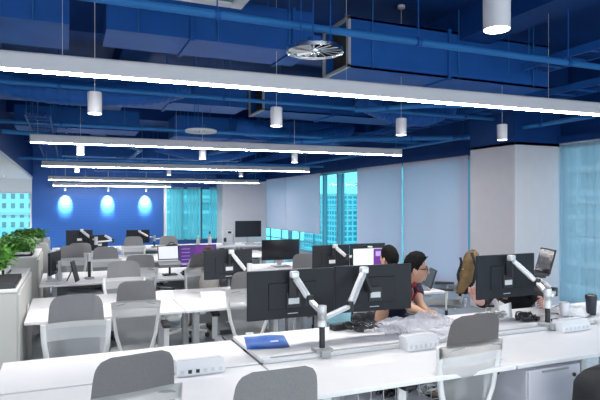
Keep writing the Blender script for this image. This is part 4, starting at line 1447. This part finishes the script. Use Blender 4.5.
# ================================================================== PEOPLE
def skin_mesh(nodes, edges, sub=2):
    """nodes: list of (Vector, rx, ry); grows one smooth tapered surface over the skeleton"""
    me = bpy.data.meshes.new('skel')
    me.from_pydata([tuple(n[0]) for n in nodes], edges, [])
    o = bpy.data.objects.new('skel', me)
    C.objects.link(o)
    o.modifiers.new('skin', 'SKIN')
    if not me.skin_vertices:
        bpy.context.view_layer.objects.active = o
        bpy.ops.mesh.customdata_skin_add()
    for k, n in enumerate(nodes):
        sv = me.skin_vertices[0].data[k]
        sv.radius = (n[1], n[2] if len(n) > 2 else n[1])
        sv.use_root = (k == 0)
    m = o.modifiers.new('sub', 'SUBSURF')
    m.levels = m.render_levels = sub
    dg = bpy.context.evaluated_depsgraph_get()
    dg.update()
    out = bpy.data.meshes.new_from_object(o.evaluated_get(dg))
    bpy.data.objects.remove(o)
    bpy.data.meshes.remove(me)
    return out


def head_frame(fwd, up=(0, 0, 1)):
    f = Vector(fwd).normalized()
    u = Vector(up)
    r = f.cross(u).normalized()
    u = r.cross(f)
    return Matrix((r, f, u)).transposed()     # local x = right, y = forward, z = up


def head_point(az, pol, out=0.0):
    """az 0 = face forward, pol 0 = crown"""
    sx, sy, sz = 0.070, 0.090, 0.113
    d = Vector((math.sin(az) * math.sin(pol), math.cos(az) * math.sin(pol), math.cos(pol)))
    x, y, z = d.x * sx, d.y * sy, d.z * sz
    if z < -0.02:                              # jaw narrows and the chin comes forward
        k = min(1, (-0.02 - z) / 0.098)
        x *= 1 - 0.36 * k
        y = y * (1 - 0.12 * k) + 0.020 * k
    front = max(0.0, math.cos(az)) ** 2 * math.sin(pol)
    a = az if az < PI else az - 2 * PI
    g = lambda v, c, w: math.exp(-((v - c) / w) ** 2)
    y += 0.026 * g(a, 0, 0.16) * (g(z, -0.022, 0.016) + 0.55 * g(z, -0.002, 0.020))      # nose
    y += 0.007 * g(a, 0, 0.55) * g(z, 0.026, 0.010)                                       # brow
    y -= 0.010 * (g(a, 0.36, 0.17) + g(a, -0.36, 0.17)) * g(z, 0.008, 0.013)             # eye sockets
    y += 0.007 * g(a, 0, 0.28) * (g(z, -0.054, 0.007) + g(z, -0.067, 0.007))             # lips
    y += 0.008 * g(a, 0, 0.35) * g(z, -0.098, 0.014)                                      # chin
    return Vector((x, y, z)) + d * out


def person(label, J, fwd, group=None, skin='skin', hair='hair_black', top='navy', trousers='dark_trouser', sleeve='short', collar=None, glasses=False, spiky=False, tilt_up=(0, 0, 1), chest_r=(0.150, 0.105)):
    base = Vector((J['pelvis'][0], J['pelvis'][1], 0))
    V = {k: Vector(v) - base for k, v in J.items() if not k.startswith(('curl', 'palm', 'toe', 'chestfwd'))}
    t = thing('person', label, 'person', base)
    hc = V['head']
    R = head_frame(fwd, tilt_up)
    nodes, edges, idx = [], [], {}

    def add(n, p, r, par=None, ry=None):
        idx[n] = len(nodes)
        nodes.append((Vector(p), r, ry or r))
        if par:
            edges.append((idx[par], idx[n]))

    add('pelvis', V['pelvis'], 0.135, None, 0.115)
    add('belly', V['pelvis'].lerp(V['chest'], 0.5), 0.125, 'pelvis', 0.10)
    add('chest', V['chest'], chest_r[0], 'belly', chest_r[1])
    add('neck', V['neck'], 0.062, 'chest')
    add('nape', V['neck'].lerp(hc, 0.45), 0.052, 'neck')
    add('skull', hc + R @ Vector((0, -0.015, -0.02)), 0.052, 'nape')
    for s in 'lr':
        if 'sh_' + s in V:
            add('sh' + s, V['sh_' + s], 0.062, 'chest')
            add('ua' + s, V['sh_' + s].lerp(V['el_' + s], 0.68), 0.046, 'sh' + s)
            add('el' + s, V['el_' + s], 0.040, 'ua' + s)
            add('fa' + s, V['el_' + s].lerp(V['wr_' + s], 0.35), 0.039, 'el' + s)
            add('wr' + s, V['wr_' + s], 0.026, 'fa' + s, 0.022)
            add('pm' + s, V['wr_' + s].lerp(V['hd_' + s], 0.75), 0.028, 'wr' + s, 0.015)
        add('hp' + s, V['hip_' + s], 0.092, 'pelvis')
        add('th' + s, V['hip_' + s].lerp(V['kn_' + s], 0.5), 0.080, 'hp' + s)
        add('kn' + s, V['kn_' + s], 0.058, 'th' + s)
        add('cf' + s, V['kn_' + s].lerp(V['an_' + s], 0.35), 0.054, 'kn' + s)
        add('an' + s, V['an_' + s], 0.036, 'cf' + s)
        add('to' + s, V['an_' + s] + Vector(J['toe']) * 0.17 + Vector((0, 0, -0.045)), 0.032, 'an' + s)
    body = skin_mesh(nodes, edges)
    mb = MB()
    mb.bm.from_mesh(body)
    bpy.data.meshes.remove(body)
    # fingers: each its own bent chain rooted in the palm
    for s in 'lr':
        if 'sh_' + s not in V:
            continue
        wr, hd = V['wr_' + s], V['hd_' + s]
        d = (hd - wr).normalized()
        pn = Vector(J.get('palm_' + s, (0, 0, -1))).normalized()      # where the palm looks
        side = d.cross(pn).normalized() * (1 if s == 'r' else -1)
        for k, (off, ln) in enumerate(((-0.027, 0.058), (-0.009, 0.072), (0.009, 0.078), (0.026, 0.070))):
            p0 = wr.lerp(hd, 0.7) + side * -off
            c = 0.35 + 0.12 * k * 0.3 + J.get('curl_' + s, 0.0)
            p1 = p0 + d * ln * 0.55
            p2 = p1 + (d * math.cos(c) + pn * math.sin(c)) * ln * 0.42
            p3 = p2 + (d * math.cos(c * 2) + pn * math.sin(c * 2)) * ln * 0.34
            mb.tube([p0, p1, p2, p3], [0.010, 0.0095, 0.0085, 0.006], 10)
        p0 = wr.lerp(hd, 0.30) + side * 0.018
        p1 = p0 + (d * 0.6 + side * 0.8).normalized() * 0.040
        p2 = p1 + (d * 0.9 + side * 0.25 + pn * 0.35).normalized() * 0.034
        mb.tube([p0, p1, p2], [0.013, 0.011, 0.008], 10)
    # head
    nu, nv = 44, 34
    ring = []
    for j in range(nv + 1):
        pol = PI * j / nv
        if j in (0, nv):
            ring.append([mb.bm.verts.new(hc + R @ head_point(0, pol))])
        else:
            ring.append([mb.bm.verts.new(hc + R @ head_point(2 * PI * i / nu, pol)) for i in range(nu)])
    for j in range(nv):
        A, B = ring[j], ring[j + 1]
        for i in range(nu):
            k = (i + 1) % nu
            if len(A) == 1:
                mb.bm.faces.new((A[0], B[i], B[k]))
            elif len(B) == 1:
                mb.bm.faces.new((A[i], B[0], A[k]))
            else:
                mb.bm.faces.new((A[i], B[i], B[k], A[k]))
    for sg in (-1, 1):
        q = bmesh.ops.create_uvsphere(mb.bm, u_segments=12, v_segments=8, radius=1)
        Mx = Matrix.Translation(hc) @ R.to_4x4() @ Matrix.Translation((sg * 0.075, -0.008, -0.012)) @ Matrix.Rotation(sg * 0.35, 4, 'Z') @ Matrix.Diagonal((0.009, 0.019, 0.032, 1))
        bmesh.ops.transform(mb.bm, matrix=Mx, verts=q['verts'])
    bo = mb.build('body', skin, t, smooth=True)
    hd0 = lambda p: hc + R @ Vector(p)
    for sg in (-1, 1):
        p = head_point(sg * 0.36, math.acos(0.008 / 0.118))
        q = MB().blob(hd0(p + Vector((0, -0.006, 0))), (0.0115, 0.0115, 0.0115), 12, 8).build('eyeball', 'eye_white', t, smooth=True)
        MB().blob(hd0(p + Vector((0, 0.0035, 0))), (0.0045, 0.0045, 0.0045), 10, 6).build('pupil', 'hair_black', q, smooth=True)
        e = MB()
        e.tube([hd0(head_point(sg * (0.14 + 0.11 * k), math.acos((0.030 + 0.004 * math.sin(k)) / 0.118), 0.002)) for k in range(5)], [0.002, 0.0035, 0.0035, 0.003, 0.0015], 6)
        e.build('eyebrow', hair, t)
    MB().tube([hd0(head_point(-0.26 + 0.13 * k, math.acos((-0.060 + 0.002 * abs(k - 2)) / 0.118), 0.001)) for k in range(5)], [0.001, 0.0035, 0.004, 0.0035, 0.001], 6).build('mouth', 'lips', t)
    # hair cap with a hairline that is high at the forehead and low at the nape
    rnd = random.Random(len(label))

    def line(a):
        a = abs((a + PI) % (2 * PI) - PI)
        return interp([(0, 0.80), (0.7, 0.92), (1.15, 1.25), (1.45, 1.62), (1.75, 1.60), (2.2, 2.05), (PI, 2.22)], a)
    hb = MB()
    tuft = [[rnd.uniform(-1, 1) for _ in range(12)] for _ in range(48)]

    def hr(u, v):
        a = u * 2 * PI
        pol = max(0.001, line(a) * v)
        lift = 0.016 * (1 - 0.75 * v ** 3) + 0.004
        if spiky:
            lift += 0.016 * max(0, math.cos(pol * 1.1)) + 0.010 * math.exp(-((a if a < PI else a - 2 * PI) / 0.9) ** 2) * math.sin(pol)
        lift += 0.004 * tuft[int(u * 47.99)][int(v * 11.99)] * (1.5 if spiky else 0.8)
        return hc + R @ head_point(a, pol, lift if v < 0.995 else 0.001)
    hb.grid(hr, 48, 14, closed_u=True)
    if spiky:
        for k in range(90):
            a, pol = rnd.uniform(0, 2 * PI), rnd.uniform(0.05, 1.15)
            if pol > line(a) * 0.95:
                continue
            p0 = head_point(a, pol, 0.012)
            n = (head_point(a, pol, 0.06) - head_point(a, pol, 0.0)).normalized()
            p1 = p0 + n * rnd.uniform(0.012, 0.03) + Vector((rnd.uniform(-0.01, 0.01), 0.012, 0.004))
            hb.tube([hc + R @ p0, hc + R @ p0.lerp(p1, 0.6), hc + R @ p1], [0.008, 0.005, 0.001], 6)
    hb.build('hair', hair, t, smooth=True)
    # clothes
    def cloth(names, grow, name, material):
        keep = [n for n in names if n in idx]
        mp = {n: i for i, n in enumerate(keep)}
        nd = [(nodes[idx[n]][0], nodes[idx[n]][1] + grow, nodes[idx[n]][2] + grow) for n in keep]
        inv = {v: k for k, v in idx.items()}
        ed = [(mp[inv[a]], mp[inv[b]]) for a, b in edges if inv[a] in mp and inv[b] in mp]
        me = skin_mesh(nd, ed)
        q = MB()
        q.bm.from_mesh(me)
        bpy.data.meshes.remove(me)
        return q.build(name, material, t, smooth=True)
    arms = [a + s for s in 'lr' for a in (('sh', 'ua') if sleeve == 'short' else ('sh', 'ua', 'el', 'fa'))]
    so = cloth(['pelvis', 'belly', 'chest'] + arms, 0.014, 'shirt', top)
    cloth(['pelvis'] + [a + s for s in 'lr' for a in ('hp', 'th', 'kn', 'cf')], 0.012, 'trousers', trousers)
    for s in 'lr':
        a = V['an_' + s]
        MB().bar(a + Vector((0, 0, -0.075)) - Vector(J['toe']) * 0.06, a + Vector((0, 0, -0.075)) + Vector(J['toe']) * 0.20, 0.085, 0.075, 0.025).build('shoe', 'soft_black', t, smooth='angle')
    if collar:
        n0 = V['neck']
        f = Vector(J['chestfwd']).normalized()
        rt = f.cross(Vector((0, 0, 1)))
        q = MB()
        q.tube([n0 + Vector((0, 0, 0.012)) + (f * math.cos(2 * PI * k / 16) + rt * math.sin(2 * PI * k / 16)) * 0.074 - Vector((0, 0, 0.03 * math.cos(2 * PI * k / 16))) for k in range(16)], 0.012, 8, closed=True)
        q.build('collar', collar, so, smooth=True)
        q = MB()
        for sg in (-1, 1):
            q.tube([n0 + rt * sg * 0.07 + Vector((0, 0, 0.015)), n0 + rt * sg * 0.05 + f * 0.085 - Vector((0, 0, 0.06)), V['chest'] + f * 0.135 + rt * sg * 0.012 - Vector((0, 0, 0.05))], 0.006, 6)
        q.build('lanyard', collar, t)
        MB().box(V['chest'] + f * 0.145 - Vector((0, 0, 0.10)), (0.06, 0.06, 0.085), bevel=0.004).build('badge', 'paper', t)
    if glasses:
        q = MB()
        for sg in (-1, 1):
            c0 = Vector((sg * 0.033, 0.098, 0.006))
            q.tube([hd0(c0 + Vector((0.025 * math.cos(2 * PI * k / 14), -0.010 * abs(math.cos(2 * PI * k / 14)) * 0.4, 0.018 * math.sin(2 * PI * k / 14)))) for k in range(14)], 0.0028, 6, closed=True)
            q.tube([hd0((sg * 0.058, 0.094, 0.012)), hd0((sg * 0.078, 0.05, 0.012)), hd0((sg * 0.080, -0.01, 0.008))], 0.0028, 6)
        q.tube([hd0((-0.009, 0.100, 0.010)), hd0((0.0, 0.103, 0.012)), hd0((0.009, 0.100, 0.010))], 0.0025, 6)
        q.build('glasses', 'black', t)
    return t


def seated(px, py, face, lean=0.08, seat=0.55):
    """default seated joints for a sitter heading `face` degrees"""
    f = Vector((math.cos(math.radians(face)), math.sin(math.radians(face)), 0))
    r = Vector((f.y, -f.x, 0))
    P = Vector((px, py, seat))
    J = {'pelvis': P, 'chest': P + f * lean + Vector((0, 0, 0.34)), 'neck': P + f * lean * 1.4 + Vector((0, 0, 0.49)),
         'head': P + f * (lean * 1.4 + 0.03) + Vector((0, 0, 0.635)), 'toe': tuple(f), 'chestfwd': tuple(f)}
    for s, sg in (('l', -1), ('r', 1)):
        J['hip_' + s] = P + r * sg * 0.09 + f * 0.03
        J['kn_' + s] = P + r * sg * 0.12 + f * 0.45 - Vector((0, 0, 0.02))
        J['an_' + s] = Vector((px, py, 0.09)) + r * sg * 0.13 + f * 0.42
        J['sh_' + s] = J['chest'] + r * sg * 0.185 + Vector((0, 0, 0.075))
        J['el_' + s] = J['chest'] + r * sg * 0.23 + f * 0.13 - Vector((0, 0, 0.17))
        J['wr_' + s] = J['chest'] + r * sg * 0.13 + f * 0.36 - Vector((0, 0, 0.10))
        J['hd_' + s] = J['wr_' + s] + f * 0.085 - r * sg * 0.015
    return J


# man in navy at the far side of the first row, in profile
J = seated(2.58, 4.22, 285, 0.10, 0.56)
J['chest'] = Vector((2.62, 4.04, 0.87))
J['neck'] = Vector((2.655, 3.945, 0.985))
J['head'] = Vector((2.70, 3.875, 1.103))
J['sh_r'] = Vector((2.57, 3.88, 0.925))
J['sh_l'] = Vector((2.80, 4.02, 0.945))
J['el_r'] = Vector((2.565, 3.775, 0.81))
J['wr_r'] = Vector((2.62, 3.655, 0.785))
J['hd_r'] = Vector((2.655, 3.585, 0.778))
J['el_l'] = Vector((2.74, 3.88, 0.81))
J['wr_l'] = Vector((2.69, 3.72, 0.79))
J['hd_l'] = Vector((2.69, 3.63, 0.785))
J['chestfwd'] = (0.45, -0.9, 0)
person('seated man with short black hair, glasses and a navy polo with crimson collar', J, (0.84, -0.52, -0.08), glasses=True, spiky=True, top='navy', collar='crimson')

# person with dark hair and light top, seen from behind, at the lit screen
J = seated(2.80, 4.46, 86, 0.06, 0.56)
J['head'] = Vector((2.85, 4.53, 1.125))
J['neck'] = Vector((2.83, 4.51, 0.98))
person('dark-haired person in a light top seen from behind, facing the white and purple screen', J, (-0.25, 1, 0), top='light_cloth', sleeve='long')

# person in black leaning behind the monitor by the column
J = seated(4.22, 4.28, 235, 0.20, 0.56)
J['chest'] = Vector((3.93, 4.03, 0.81))
J['neck'] = Vector((3.75, 3.90, 0.92))
J['head'] = Vector((3.66, 3.80, 1.02))
J['sh_r'] = Vector((3.66, 4.03, 0.865))
J['sh_l'] = Vector((3.98, 3.83, 0.85))
J['el_r'] = Vector((3.30, 3.74, 0.80))
J['wr_r'] = Vector((2.99, 3.49, 0.895))
J['hd_r'] = Vector((2.935, 3.43, 0.965))
J['palm_r'] = (1, 0.3, 0)
J['el_l'] = Vector((3.80, 3.53, 0.815))
J['wr_l'] = Vector((3.585, 3.345, 0.84))
J['hd_l'] = Vector((3.51, 3.29, 0.86))
J['palm_l'] = (-0.3, 0.6, -0.4)
J['curl_l'] = 0.4
person('person in a black top leaning behind the monitor by the column, both hands showing', J, (-0.15, -1, -0.35), top='black_cloth', sleeve='long', skin='skin_pink')

# brown-haired person at the purple screen
J = seated(1.62, 6.70, 88, 0.10, 0.50)
J['neck'] = Vector((1.63, 6.78, 0.86))
J['head'] = Vector((1.645, 6.83, 0.985))
person('brown-haired person seated at the purple screen, only the crown of the head showing', J, (0.05, 1, -0.2), hair='hair_brown', top='light_cloth', sleeve='long')
